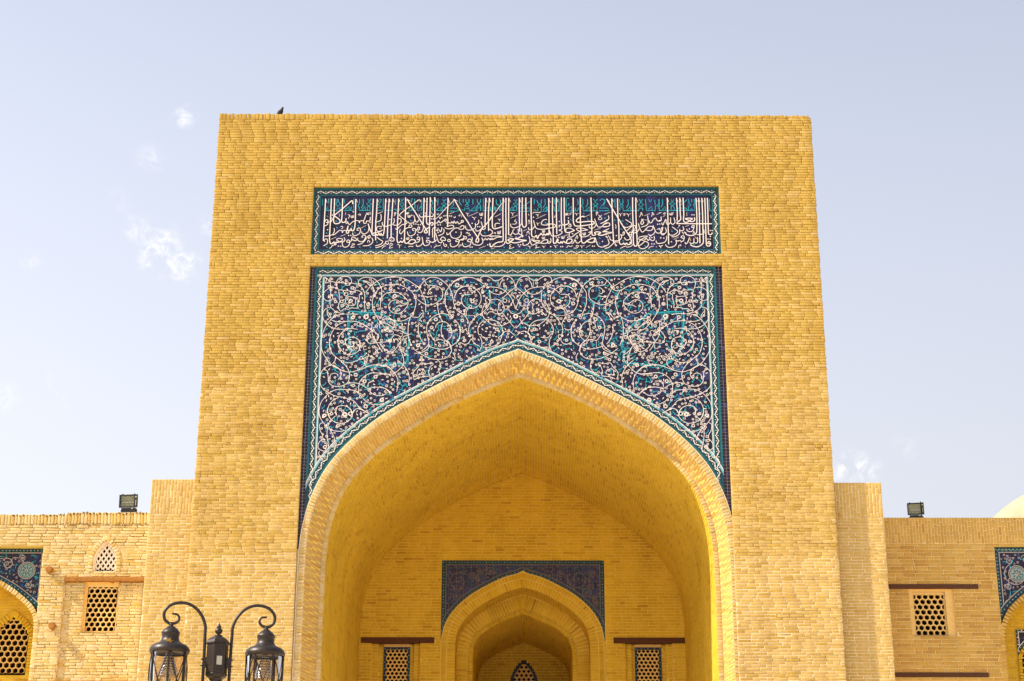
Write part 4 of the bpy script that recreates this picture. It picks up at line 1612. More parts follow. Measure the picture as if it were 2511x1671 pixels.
for sgn in (-1, 1):
    mp = [(AX + sgn * (1264.5 - u) / 108.6, 15.9 - (v - 651) / 104.8) for u, v in med]
    
    for k in range(0, len(mp) - 2, 2):
        a, b = mp[k], mp[min(k + 3, len(mp) - 1)]
        PT.stroke([p if i % 2 else (p[0] + random.uniform(-.02, .02), p[1] + random.uniform(-.02, .02)) for i, p in enumerate(mp[k:k + 3])], .030, 4)
        PT.stroke([(p[0] * .99, p[1] - .04) for p in mp[k:k + 3]], .012, 4)
    for k in range(3):                  # teal medallion ground filling
        i = random.randrange(len(mp)); t = random.uniform(.15, .9)
        c = (AX + sgn * (1264.5 - 950) / 108.6, 15.9 - (825 - 651) / 104.8)
        q = (c[0] + (mp[i][0] - c[0]) * t, c[1] + (mp[i][1] - c[1]) * t)
        a = random.random() * 6
        PT.stroke([q, (q[0] + .05 * math.cos(a), q[1] + .05 * math.sin(a)), (q[0] + .09 * math.cos(a + .8), q[1] + .09 * math.sin(a + .8))], .018, 3)
PF = Paint(.0642)
pts = []
cell = {}
in_med = []
def scatter(n, sep, region, xr, zr):
    out = []
    for _ in range(n):
        p = (random.uniform(*xr), random.uniform(*zr))
        if not region(*p): continue
        k = (int(p[0] / sep), int(p[1] / sep))
        if any((p[0] - q[0]) ** 2 + (p[1] - q[1]) ** 2 < sep * sep for i in (-1, 0, 1) for j in (-1, 0, 1) for q in cell.get((k[0] + i, k[1] + j), ())): continue
        cell.setdefault(k, []).append(p); out.append(p)
    return out
def arch_clear(x, z):
    d = abs(x - AC)
    return z > low_out(x) + .24 and all(z > low_out(x + s_ * .16) + .05 for s_ in (-1, 1))
def motif(q, PW_, PT_, PB_, sc=1.0):
    u = random.random(); a = random.random() * 6.28
    if u < .24: PW_.flower(q, random.uniform(.024, .036) * sc, random.choice((6, 7, 8)))
    elif u < .40: PW_.ringo(q, .019 * sc, .012 * sc, 8)
    elif u < .56: PW_.disc(q, .030 * sc, 6, a, .32)
    elif u < .82:
        PT_.stroke([(q[0] - .045 * sc * math.cos(a), q[1] - .045 * sc * math.sin(a)), (q[0] + .02 * sc * math.cos(a + 1.4), q[1] + .02 * sc * math.sin(a + 1.4)), (q[0] + .05 * sc * math.cos(a + .3), q[1] + .05 * sc * math.sin(a + .3))], .015 * sc, 3)
        PT_.disc((q[0] + .05 * sc * math.cos(a + .3), q[1] + .05 * sc * math.sin(a + .3)), .018 * sc, 5, a)
    elif u < .9:
        PB_.disc(q, .034 * sc, 7, a, .7)
        PB_.stroke([q, (q[0] + .05 * sc * math.cos(a), q[1] + .05 * sc * math.sin(a)), (q[0] + .06 * sc * math.cos(a + 1), q[1] + .06 * sc * math.sin(a + 1))], .014 * sc, 3)
for sgn in (-1, 1):                      # dense pale flowering inside the two leaf-shaped medallions
    c = (AX + sgn * (1264.5 - 950) / 108.6, 15.9 - (825 - 651) / 104.8)
    for k in range(95):
        r_ = random.random() ** .5 * .62; a = random.random() * 6.28
        q = (c[0] + r_ * math.cos(a) * .98, c[1] + r_ * math.sin(a) * .9)
        if not arch_clear(*q): continue
        b = random.random() * 6.28
        if random.random() < .5: PF.stroke([q, (q[0] + .05 * math.cos(b), q[1] + .05 * math.sin(b)), (q[0] + .09 * math.cos(b + .9), q[1] + .09 * math.sin(b + .9)), (q[0] + .07 * math.cos(b + 1.7), q[1] + .07 * math.sin(b + 1.7))], .0095, 3)
        elif random.random() < .5: PF.flower(q, random.uniform(.020, .030), 7)

for q in scatter(40000, .064, arch_clear, (fl + .05, fr - .05), (9.9, ft - .05)):
    motif(q, PF, PT, PBl)
PF.build('blossoms', 'white', spandrel, 'stuff')
PT.build('tendrils', 'turq', spandrel, 'stuff')
PBl.build('cobalt_leaves', 'blue', spandrel, 'stuff')

# --- tiled inscription above it
UZ0, UZ1 = 16.165, 17.76
bk = MB(); bk.poly([(QL, .088, UZ0), (QR, .088, UZ0), (QR, .088, UZ1), (QL, .088, UZ1)])
insc = bk.build('inscription_panel', 'grout', portal)
Ti = Bricks()
tiles_grid(Ti, TY, QL + .16, QR - .16, UZ0 + .13, UZ1 - .19, .178)
Ti.t = [t * .9 for t in Ti.t]
build_bricks(Ti, 'navy', insc, name='tile', stuff='tiles', n_ind=300, rough=.15, chamf=.001, depth=.012)
build_bricks(Tl, 'navy', spandrel, name='tile', stuff='tiles', n_ind=0, rough=.15, chamf=.001, depth=.012)
tm, dm = MB(), MB()
dm.box(QL + .002, QR - .002, .0725, .082, UZ1 - .19, UZ1 - .002); dm.box(QL + .002, QR - .002, .0725, .082, UZ0 + .002, UZ0 + .13)
dm.box(QL + .002, QL + .16, .0725, .082, UZ0 + .13, UZ1 - .19); dm.box(QR - .16, QR - .002, .0725, .082, UZ0 + .13, UZ1 - .19)
for x0, x1, z0, z1 in ((QL + .003, QR - .003, UZ1 - .038, UZ1 - .003), (QL + .003, QL + .032, UZ0 + .003, UZ1 - .038), (QR - .032, QR - .003, UZ0 + .003, UZ1 - .038), (QL + .045, QR - .045, UZ0 + .003, UZ0 + .018),
                       (QL + .13, QR - .13, UZ1 - .19, UZ1 - .170), (QL + .13, QR - .13, UZ0 + .118, UZ0 + .136), (QL + .132, QL + .158, UZ0 + .136, UZ1 - .19), (QR - .158, QR - .132, UZ0 + .136, UZ1 - .19)):
    rectband(tm, x0, x1, z0, z1, .0710)
dm.build('border_ground', 'dgreen', insc); tm.build('teal_border', 'teal', insc)
PV, PVt = Paint(.0682), Paint(.0698)
for path in ([(QL + .09, UZ1 - .109), (QR - .09, UZ1 - .109)], [(QL + .09, UZ0 + .065), (QR - .09, UZ0 + .065)], [(QL + .088, UZ0 + .12), (QL + .088, UZ1 - .17)], [(QR - .088, UZ0 + .12), (QR - .088, UZ1 - .17)]):
    vine(path, PV, PVt, .036, .225, .0150)
PV.build('border_scroll', 'white', insc); PVt.build('border_leaves', 'teal', insc, 'stuff')
PI, PK, PG = Paint(.0645), Paint(.0685), Paint(.0625)
WID = {'a': .0215, 'b': .0160, 'c': .0122, 'k': .0175, 'g': .03}
for line in INS.strip().split('\n'):
    f = line.split()
    P_ = [(QL + int(q.split(',')[0]) * .005, 16.17 + int(q.split(',')[1]) * .005) for q in f[1:]]
    if f[0] in 'abc': PI.stroke(P_, WID[f[0]], 5, f[0] != 'a')
    elif f[0] == 'k': PK.stroke(P_, .0165, 1, False)
    elif f[0] == 'g': PG.stroke(P_, .03, 3)
    elif f[0] == 'd':
        for q in P_: PI.disc(q, .0165, 4, .1)
    elif f[0] == 't':
        for q in P_: PK.stroke([(q[0] - .012, q[1] + .018), (q[0] - .004, q[1] - .006), (q[0] + .016, q[1] - .012)], .016, 3)
PI.build('calligraphy', 'white', insc); PK.build('kufic_script', 'turq', insc, 'stuff'); PG.build('ochre_patch', 'gold', insc)

# --- end wall of the iwan with its doorway niche and two windows
Wb, Wm = Bricks(), MB()
def endspan(z):
    h = R2.half_at(z) + .05
    holes = []
    if z < 11.29: holes.append((-1.98, 2.0))
    if 9.25 < z < 9.39: holes += [(-3.91, -2.13), (2.2, 3.96)]
    if z < 9.25: holes += [(-3.64, -2.47), (2.48, 3.62)]
    return minus((R2.cx - h, R2.cx + h), *holes)
lay(Wb, Wm, YB, 7.3, 9.25, endspan, course=.074, joint=.012, back=.003)
lay(Wb, Wm, YB, 9.25, 9.39, endspan, course=.07, joint=.012, back=.003)
lay(Wb, Wm, YB, 9.39, 11.29, endspan, course=.0735, joint=.012, back=.003)
lay(Wb, Wm, YB, 11.29, 13.6, endspan, course=.0735, joint=.012, back=.003)
build_bricks(Wb, 'new', portal, stuff='end_wall_bricks', rough=.4, chamf=.004)
Wm.build('end_wall', 'mortar_gold', portal)
blk = MB()
blk.box(-4.0, 4.0, YB + .03, 13.2, 0, 7.32)
blk.box(-4.3, 4.3, 13.0, 13.4, 7, 14.2)
blk.box(-4.3, 4.3, YB + .02, 13.4, 14.0, 14.25)
blk.box(-4.4, -4.3, YB, 13.4, 6, 14.2); blk.box(4.3, 4.4, YB, 13.4, 6, 14.2)
blk.build('masonry_core', 'mortar_vault', portal)
for cxw, x0, x1, l0, l1 in ((-3.04, -3.64, -2.47, -3.91, -2.13), (3.035, 2.48, 3.62, 2.2, 3.96)):
    m = MB(); m.box(l0 + .003, l1 - .003, YB - .022, YB + .45, 9.253, 9.387)
    m.build('lintel', 'wood_dark', portal)
    jb, jm = Bricks(), MB()
    lay(jb, jm, YB + .10, 7.3, 9.25, lambda z: [(x0, x0 + .15), (x1 - .15, x1)], course=.074, joint=.012, back=.003)
    lay(jb, jm, YB + .20, 7.3, 9.25, lambda z: [(x0 + .15, cxw - .32), (cxw + .32, x1 - .15)], course=.074, joint=.012, back=.003)
    build_bricks(jb, 'new', portal, stuff='window_jamb_bricks', rough=.4, chamf=.004)
    for a, b, y0, y1 in ((x0, x0, YB + .004, YB + .108), (x1, x1, YB + .004, YB + .108), (x0 + .15, x0 + .15, YB + .1, YB + .21), (x1 - .15, x1 - .15, YB + .1, YB + .21)):
        jm.poly([(a, y0, 7.3), (b, y1, 7.3), (b, y1, 9.25), (a, y0, 9.25)])
    jm.build('window_jamb', 'mortar_gold', portal)
    fm = MB()
    zt = 9.185
    for q in ((cxw - .32, cxw - .262, 7.6, zt), (cxw + .262, cxw + .32, 7.6, zt), (cxw - .262, cxw + .262, zt - .058, zt)):
        fm.box(q[0], q[1], YB + .17, YB + .28, q[2], q[3])
    fm.box(cxw - .32, cxw + .32, YB + .17, YB + .28, 7.3, 7.6)
    win = lattice('window', portal, 'gypsum', cxw, 7.6, zt - .058, .262, YB + .19, .1045, .0905, .72, .05)
    fm.build('tile_frame', 'navy', win)
    pd, pdt = Paint(YB + .168), Paint(YB + .1685)
    for k in range(20):
        for xx_ in (cxw - .291, cxw + .291): (pd if k % 2 else pdt).disc((xx_, 7.62 + k * .08), .016, 5)
    for k in range(7): (pd if k % 2 else pdt).disc((cxw - .24 + k * .08, zt - .029), .016, 5)
    pd.build('frame_dots', 'aqua', win, 'stuff'); pdt.build('frame_dots', 'blue', win, 'stuff')
    d = MB(); d.poly([(x0, YB + .7, 7), (x1, YB + .7, 7), (x1, YB + .7, 9.4), (x0, YB + .7, 9.4)]); d.build('dark_backing', 'dark', win)
    s_ = MB(); s_.poly([(cxw - .32, YB + .171, zt), (cxw + .32, YB + .171, zt), (cxw + .32, YB + .171, 9.26), (cxw - .32, YB + .171, 9.26)]); s_.build('window_head', 'gypsum', win)
# doorway niche
DI = Arch(.005, [(0, 10.63), (.35, 10.53), (.72, 10.35), (1.02, 10.175), (1.27, 9.975), (1.46, 9.76), (1.56, 9.57), (1.61, 9.37), (1.63, 9.09), (1.63, 8.2), (1.63, 7.3)])
D2 = Arch(0.0, [(0, 10.14), (.4, 9.985), (.83, 9.77), (1.10, 9.54), (1.20, 9.29), (1.225, 9.0), (1.225, 8.2), (1.225, 7.3)])
dr = Bricks()
ring(dr, DI, YB + .012, .20, .07, .012, 7.3, .0)
ring(dr, DI, YB - .004, .12, .07, .012, 7.3, .21)
build_bricks(dr, 'new', portal, name='doorway_voussoir', stuff='doorway_arch', n_ind=0, rough=.5, chamf=.005)
mb = MB(); band(mb, DI.path(0), DI.path(.36), YB + .017, YB + .017); mb.build('doorway_ring', 'mortar_gold', portal)
vault(DI, YB + .01, YB + .9, portal, zmin=7.3, name='doorway_soffit')
d2 = Bricks()
ring(d2, D2, YB + .86, .11, .07, .01, 7.3, 0)
ring(d2, D2, YB + .895, .34, .07, .012, 7.3, .12)
build_bricks(d2, 'new', portal, stuff='doorway_inner_arch', rough=.5, chamf=.005)
mb = MB(); band(mb, D2.path(0), D2.path(.75), YB + .905, YB + .905); mb.build('doorway_inner_ring', 'mortar_gold', portal)
vault(D2, YB + .87, YB + 4.8, portal, zmin=7.3, name='passage_vault')
eb, em = Bricks(), MB()
IW = Arch(.01, [(0, 9.67), (.12, 9.58), (.24, 9.42), (.32, 9.25), (.36, 9.05), (.36, 8.6), (.36, 7.4)])
def pspan(z):
    h = D2.half_at(z) + .05
    w = IW.half_at(z) + .02 if z < 9.69 else 0
    return minus((-h, h), *([(.01 - w, .01 + w)] if w else []))
lay(eb, em, YB + 4.8, 7.4, 10.2, pspan, course=.075, joint=.012, back=.003)
build_bricks(eb, 'new', portal, stuff='passage_wall_bricks', rough=.4, chamf=.004)
em.build('passage_wall', 'mortar_vault', portal)
iw = lattice('window', portal, 'gypsum', .01, 7.6, 9.6, .30, YB + 4.84, .125, .108, .6, .05, top=lambda x: (IW.z_at(x) or 9.0) - .05)
mb = MB(); band(mb, IW.path(-.065, .04), IW.path(.022, .04), YB + 4.82, YB + 4.82); mb.build('tile_frame', 'navy', iw)
d = MB(); d.poly([(-.5, YB + 5.15, 7.3), (.5, YB + 5.15, 7.3), (.5, YB + 5.15, 9.9), (-.5, YB + 5.15, 9.9)]); d.build('dark_backing', 'dark', iw)

def small_spandrel(name, parent, y, x0, x1, top_z, lowf, bw=.13, tsize=.178, medals=(), seed=1, open_l=False, open_r=False, dense=.10, wm='white', tmat='turq', nmat='navy'):
    """tiled field over a small arch: border of dots, scrolls, blossoms, round medallions"""
    random.seed(seed)
    bk_ = MB()
    xs_ = np.linspace(x0, x1, 60)
    for a, b in zip(xs_[:-1], xs_[1:]):
        la, lb = lowf(a), lowf(b)
        if min(la, lb) < top_z: bk_.poly([(a, y + .014, min(la, top_z)), (b, y + .014, min(lb, top_z)), (b, y + .014, top_z), (a, y + .014, top_z)])
    pan = bk_.build(name, 'grout', parent)
    B_ = Bricks()
    c_ = tiles_grid(B_, y, x0, x1, top_z - tsize * math.ceil((top_z - min(lowf(q) for q in xs_)) / tsize), top_z, tsize, lowf)
    build_bricks(B_, nmat, pan, name='tile', stuff='tiles', rough=.15, chamf=.001, depth=.012)
    build_cut(c_, y, nmat, pan, 'cut_tiles')
    tb, wb_ = MB(), MB()
    pw, pt_, pbl, pdot = Paint(y - .0085), Paint(y - .0045), Paint(y - .0048), Paint(y - .006)
    rectband(tb, x0, x1, top_z - bw, top_z - .004, y - .0012)
    rectband(wb_, x0, x1, top_z - bw - .016, top_z - bw, y - .0014)
    for cond, xa, s_ in ((open_l, x0, 1), (open_r, x1, -1)):
        if cond: continue
        for m_, a, b, yy in ((tb, .0, bw, .0015), (wb_, bw, bw + .016, .0017)):
            p, q = sorted((xa + s_ * a, xa + s_ * b))
            m_.poly([(p, y - yy, min(lowf(p), top_z - bw)), (q, y - yy, min(lowf(q), top_z - bw)), (q, y - yy, top_z - bw), (p, y - yy, top_z - bw)])
        k = 0
        z = top_z - bw - .05
        xm = xa + s_ * bw / 2
        while z > lowf(xm) + .03:
            (pw if k % 2 else pdot).disc((xm, z), .016, 5); z -= .075; k += 1
    n_ = int((x1 - x0) / .075)
    for i in range(n_): (pw if i % 2 else pdot).disc((x0 + (i + .5) * (x1 - x0) / n_, top_z - bw / 2), .016, 5)
    arc = [(q, lowf(q)) for q in np.linspace(x0, x1, 120) if lowf(q) < top_z - .05]
    if len(arc) > 2:
        A_ = np.array(arc); T_ = np.gradient(A_, axis=0); T_ /= np.hypot(T_[:, 0], T_[:, 1])[:, None]
        Nn = np.stack([-T_[:, 1], T_[:, 0]], 1); Nn[Nn[:, 1] < 0] *= -1
        cl = lambda P_: [(min(max(p[0], x0), x1), min(p[1], top_z)) for p in P_]
        band(tb, cl(A_), cl(A_ + Nn * bw), y - .0020, y - .0020)
        band(wb_, cl(A_ + Nn * bw), cl(A_ + Nn * (bw + .016)), y - .0022, y - .0022)
        dd = 0
        for i in range(1, len(A_)):
            dd += math.hypot(*(A_[i] - A_[i - 1]))
            if dd > .075:
                dd = 0; q = A_[i] + Nn[i] * bw / 2
                if x0 < q[0] < x1 and q[1] < top_z - bw: (pw if i % 2 else pdot).disc(q, .016, 5)
    tb.build('teal_border', 'teal_tile', pan); wb_.build('cream_border', wm, pan)
    ok = lambda px_, pz_: pz_ > lowf(px_) + bw + .05 and pz_ < top_z - bw - .05 and (open_l or px_ > x0 + bw + .03) and (open_r or px_ < x1 - bw - .03) and all((px_ - m_[0]) ** 2 + (pz_ - m_[1]) ** 2 > (m_[2] + .03) ** 2 for m_ in medals) and pz_ > max(lowf(px_ - .08), lowf(px_ + .08)) + bw * .7
    cell.clear()
    packed = []
    for r0 in (.26, .21, .17, .13, .10, .075):
        for _ in range(350):
            q = (random.uniform(x0, x1), random.uniform(top_z - 2, top_z))
            if not all(ok(q[0] + r0 * math.cos(a), q[1] + r0 * math.sin(a)) for a in np.linspace(0, 6.28, 9)): continue
            if any(math.hypot(q[0] - p[0], q[1] - p[1]) < (r0 + p[2]) * .93 for p in packed): continue
            packed.append((q[0], q[1], r0))
            a0 = random.random() * 6.28; s_ = random.choice((-1, 1))
            pw.stroke([(q[0] + r0 * (1 - t * .72) * math.cos(a0 + s_ * t * 8.5), q[1] + r0 * (1 - t * .72) * math.sin(a0 + s_ * t * 8.5)) for t in np.linspace(0, 1, 16)], .0125, 3)
            pw.flower((q[0], q[1]), min(.034, r0 * .3), 7)
    for p in packed:
        near = sorted((math.hypot(p[0] - q[0], p[1] - q[1]), q) for q in packed if q is not p)[:1]
        for dq, q in near:
            if dq < .5:
                m_ = ((p[0] + q[0]) / 2 + (q[1] - p[1]) * .25, (p[1] + q[1]) / 2 - (q[0] - p[0]) * .25)
                if ok(*m_): pw.stroke([(p[0] + (m_[0] - p[0]) * .5, p[1] + (m_[1] - p[1]) * .5), m_, (q[0] + (m_[0] - q[0]) * .5, q[1] + (m_[1] - q[1]) * .5)], .0125, 4)
    cell.clear()
    for q in scatter(9000, dense, ok, (x0, x1), (top_z - 3, top_z)): motif(q, pw, pt_, pbl, .95)
    for mx, mz, mr_ in medals:
        k = 26
        md = MB(); md.poly([(mx + mr_ * math.cos(2 * math.pi * j / k), y - .0030, mz + mr_ * math.sin(2 * math.pi * j / k)) for j in range(k)])
        md.build('medallion', 'verd', pan)
        pw.ringo((mx, mz), mr_ * .97, .014, 24); pw.ringo((mx, mz), mr_ * .78, .01, 24)
        for j in range(8):
            a = j * math.pi / 4
            pw.stroke([(mx + .04 * math.cos(a), mz + .04 * math.sin(a)), (mx + mr_ * .4 * math.cos(a + .25), mz + mr_ * .4 * math.sin(a + .25)), (mx + mr_ * .72 * math.cos(a), mz + mr_ * .72 * math.sin(a))], .01, 3)
            pdot.disc((mx + mr_ * .55 * math.cos(a + .4), mz + mr_ * .55 * math.sin(a + .4)), .022, 6)
        pw.flower((mx, mz), .04, 8)
    
    pw.build('scrollwork', wm, pan, 'stuff'); pt_.build('tendrils', tmat, pan, 'stuff'); pbl.build('cobalt_leaves', 'blue', pan, 'stuff'); pdot.build('border_dots', 'aqua', pan, 'stuff')
    return pan
def low_door(x):
    d = abs(x - .005)
    pts_ = low_door.p
    return float(np.interp(d, pts_[0], pts_[1]))
_p = [p for p in DI.path(.335, .04) if p[0] >= .005 and p[1] > 9.3]
low_door.p = ([p[0] - .005 for p in _p], [p[1] for p in _p])
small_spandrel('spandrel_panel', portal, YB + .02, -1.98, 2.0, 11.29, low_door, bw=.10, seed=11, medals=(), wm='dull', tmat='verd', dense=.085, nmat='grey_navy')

# --- buttresses against the portal's flanks
for x0, x1, zt in ((-7.56, PXL + .002, 11.24), (PXR - .002, 7.365, 11.17)):
    m = MB(); m.box(x0 + .012, x1, .225, 8.0, 0, zt - .02); but = m.build('buttress', 'mortar_pale', portal)
    B_, M_ = Bricks(), MB()
    lay(B_, M_, .2, ZB, zt - .74, lambda z: [(x0, x1)], back=.004)
    lay_cols(B_, M_, .2, x0, x1, zt - .74, zt, .066, .25, .010, .005)
    build_bricks(B_, 'lower', but, stuff='buttress_bricks', rough=.6, chamf=.006)
    M_.build('mortar', 'mortar_pale', but)

# ================================================================ wings
YW = 1.5
def arched_wall(cxw, y, z0, half, parent): pass

# --- left wing (sunlit, weathered)
lw = empty('arcade_wing', 'low sunlit cream brick wing with two lattice windows and protruding beam ends', 'wing', (-10, YW, 0), 'low brick wings beside the gateway')
LA = Arch(-12.0, [(0, 9.82), (.5, 9.62), (1.13, 9.30), (1.39, 9.14), (1.65, 8.94), (1.79, 8.80), (1.885, 8.62), (1.92, 8.35), (1.92, 7.3), (1.92, 6.0)])
SW = Arch(-8.72, [(0, 10.27), (.09, 10.19), (.18, 10.06), (.235, 9.93), (.24, 9.75), (.24, 9.60)])
_lo = [p for p in LA.path(.105, .03) if p[0] >= -12.0]
_lx, _lz = [p[0] for p in _lo], [p[1] for p in _lo]
def low_lw(x): return float(np.interp(x, _lx, _lz)) if x < max(_lx) - .01 else 8.70
def lspan(z):
    holes = []
    if z < 9.49 and z > 7.33: holes.append((-9.53, -7.86))
    if 9.60 < z < 10.27: h = SW.half_at(z); holes.append((-8.72 - h, -8.72 + h))
    if 8.70 < z < 10.16: holes.append((-14.5, -10.04))
    elif z <= 8.70: holes.append((-14.5, -10.075))
    return minus((-14.5, -7.3), *holes)
B_, M_ = Bricks(), MB()
lay(B_, M_, YW, ZB, 8.70, lspan, back=.006, deep=.3); lay(B_, M_, YW, 8.70, 9.49, lspan, back=.006, deep=.3)
lay(B_, M_, YW, 9.49, 10.16, lspan, back=.008, deep=.35); lay(B_, M_, YW, 10.16, 10.60, lspan, back=.010, deep=.35)
lay(B_, M_, YW - .012, 10.60, 10.875, lambda z: [(-9.6, -7.3)], course=.27, blen=.070, back=.014)
lay(B_, M_, YW, 10.60, 10.835, lambda z: [(-14.5, -9.6)], course=.23, blen=.070, back=.014)
lay(B_, M_, YW + .05, 7.33, 9.39, lambda z: minus((-9.53, -7.86), *([(-9.10, -8.385)] if z > 8.335 else [])), back=.010)
ring(B_, LA, YW - .004, .11, .066, .01, 6.2)
ring(B_, SW, YW - .012, .10, .066, .01, 9.6)
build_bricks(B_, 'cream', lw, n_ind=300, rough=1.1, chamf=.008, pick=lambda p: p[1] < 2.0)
M_.poly([(-9.531, YW, 7.33), (-9.531, YW + .07, 7.33), (-9.531, YW + .07, 9.4), (-9.531, YW, 9.4)])
M_.poly([(-9.6, YW + .065, 7.3), (-7.7, YW + .065, 7.3), (-7.7, YW + .065, 8.33), (-9.6, YW + .065, 8.33)])
M_.poly([(-9.6, YW + .065, 8.33), (-9.1, YW + .065, 8.33), (-9.1, YW + .065, 9.42), (-9.6, YW + .065, 9.42)])
M_.poly([(-8.385, YW + .065, 8.33), (-7.7, YW + .065, 8.33), (-7.7, YW + .065, 9.42), (-8.385, YW + .065, 9.42)])
M_.build('mortar', 'mortar_pale', lw)
c_ = MB()
c_.box(-14.5, -7.0, YW + 2.6, YW + 2.9, 0, 10.7); c_.box(-14.6, -7.0, YW + .02, YW + 2.9, 10.3, 10.78); c_.box(-14.7, -14.5, YW, YW + 2.9, 0, 10.7)
c_.box(-14.5, -7.2, YW + .03, YW + 2.9, 0, 5.98)
c_.box(-10.03, -7.2, YW + .62, YW + .8, 5.9, 10.5); c_.box(-10.03, -9.95, YW + .05, YW + 2.7, 5.9, 10.5)
c_.box(-14.5, -10.03, YW + .32, YW + .5, 9.95, 10.4)
# soffit and cheek of the sunk tile field
c_.box(-14.5, -10.04, YW + .012, YW + .31, 10.165, 10.29)
c_.box(-10.038, -9.96, YW + .014, YW + .31, 8.6, 10.164)
c_.build('masonry_core', 'mortar_vault', lw)
small_spandrel('spandrel_panel', lw, YW + .30, -14.4, -10.042, 10.164, low_lw, bw=.085, seed=5, medals=((-10.43, 9.69, .185), (-13.57, 9.69, .185)), open_l=True, open_r=False, dense=.07, wm='soft')
vault(LA, YW + .0, YW + 1.25, lw, mat='new', zmin=6.2, name='niche_soffit')
LS = Arch(-10.87, [(0, 8.85), (.13, 8.76), (.26, 8.62), (.33, 8.5), (.345, 8.35), (.345, 7.66)])
nb, nm = Bricks(), MB()
def nspan(z):
    h = LA.half_at(z) + .06
    hole = []
    if 7.66 < z < 8.85: q = LS.half_at(z) + .012; hole = [(-10.87 - q, -10.87 + q)]
    return minus((-12 - h, -12 + h), *hole)
lay(nb, nm, YW + 1.2, 6, 9.9, nspan, course=.068)
ring(nb, LS, YW + 1.17, .14, .066, .012, 7.7, .015)
build_bricks(nb, 'new', lw, stuff='niche_bricks', rough=.6, chamf=.005); nm.build('niche_wall', 'mortar_vault', lw)
scr = lattice('window', lw, 'gypsum', -10.87, 7.68, 8.9, .345, YW + 1.22, .134, .118, .83, .07, top=lambda x: LS.z_at(x) or 8.35)
d = MB(); d.poly([(-11.5, YW + 1.6, 7.4), (-10.2, YW + 1.6, 7.4), (-10.2, YW + 1.6, 9.0), (-11.5, YW + 1.6, 9.0)]); d.build('dark_backing', 'dark', scr)
# windows, lintels, beam ends
def box_reveal(m, x0, x1, z0, z1, ya, yb):
    m.poly([(x0, ya, z0), (x0, yb, z0), (x0, yb, z1), (x0, ya, z1)]); m.poly([(x1, ya, z0), (x1, ya, z1), (x1, yb, z1), (x1, yb, z0)])
    m.poly([(x0, ya, z0), (x1, ya, z0), (x1, yb, z0), (x0, yb, z0)]); m.poly([(x0, ya, z1), (x0, yb, z1), (x1, yb, z1), (x1, ya, z1)])
def beam(name, parent, mat, x0, x1, y0, y1, z0, z1, seg=14, wob=.006):
    m = MB(); rows = []
    for i in range(seg + 1):
        x = x0 + (x1 - x0) * i / seg
        j = [random.uniform(-wob, wob) for _ in range(4)]
        c = .012
        rows.append([(x, y0 + j[0], z0 + c), (x, y0 + c, z0 + j[1]), (x, y1, z0 + j[1]), (x, y1, z1), (x, y0 + c, z1 + j[2] * .4), (x, y0 + j[0], z1 - c)])
    m.grid(rows, True, False); m.poly(rows[0]); m.poly(rows[-1][::-1])
    return m.build(name, mat, parent)
wl_ = lattice('window', lw, 'gypsum', -8.735, 8.37, 9.30, .315, YW + .13, .119, .1, .82, .07)
m = MB(); box_reveal(m, -9.10, -8.385, 8.335, 9.39, YW + .045, YW + .25)
for q in ((-9.10, -9.05, 8.335, 9.39), (-8.42, -8.385, 8.335, 9.39), (-9.05, -8.42, 8.335, 8.37), (-9.05, -8.42, 9.30, 9.39)):
    m.box(q[0], q[1], YW + .12, YW + .2, q[2], q[3])
m.build('frame', 'gypsum', wl_)
d = MB(); d.poly([(-9.3, YW + .55, 8.2), (-8.2, YW + .55, 8.2), (-8.2, YW + .55, 9.5), (-9.3, YW + .55, 9.5)]); d.build('dark_backing', 'dark', wl_)
w2 = lattice('window', lw, 'gypsum_white', -8.72, 9.63, 10.3, .205, YW + .10, .108, .0775, .62, .05, top=lambda x: (SW.z_at(x) or 9.9) - .035, diamond=True)
m = MB(); pa = [p for p in SW.path(0, .03)]; band(m, pa, pa, YW + .005, YW + .16); band(m, pa, SW.path(-.035, .03), YW + .098, YW + .098)
m.poly([(-8.96, YW + .005, 9.6), (-8.48, YW + .005, 9.6), (-8.48, YW + .16, 9.6), (-8.96, YW + .16, 9.6)]); m.box(-8.94, -8.5, YW + .098, YW + .15, 9.602, 9.635)
m.build('frame', 'gypsum_white', w2)
d = MB(); d.poly([(-9.1, YW + .5, 9.5), (-8.3, YW + .5, 9.5), (-8.3, YW + .5, 10.35), (-9.1, YW + .5, 10.35)]); d.build('dark_backing', 'dark', w2)
beam('lintel', lw, 'wood_warm', -9.53, -7.80, YW - .03, YW + .3, 9.392, 9.488)
beam('lintel', lw, 'wood_warm', -9.49, -7.80, YW - .03, YW + .3, 7.17, 7.325)
for bx, bz in ((-9.85, 9.63), (-9.68, 8.45)):
    m = MB()
    m.tube([(bx, YW + .3, bz), (bx, YW - .05, bz), (bx, YW - .12, bz - .002), (bx, YW - .135, bz)], [.072, .072, .069, .058], 14)
    m.build('beam_end', 'wood_warm', lw)

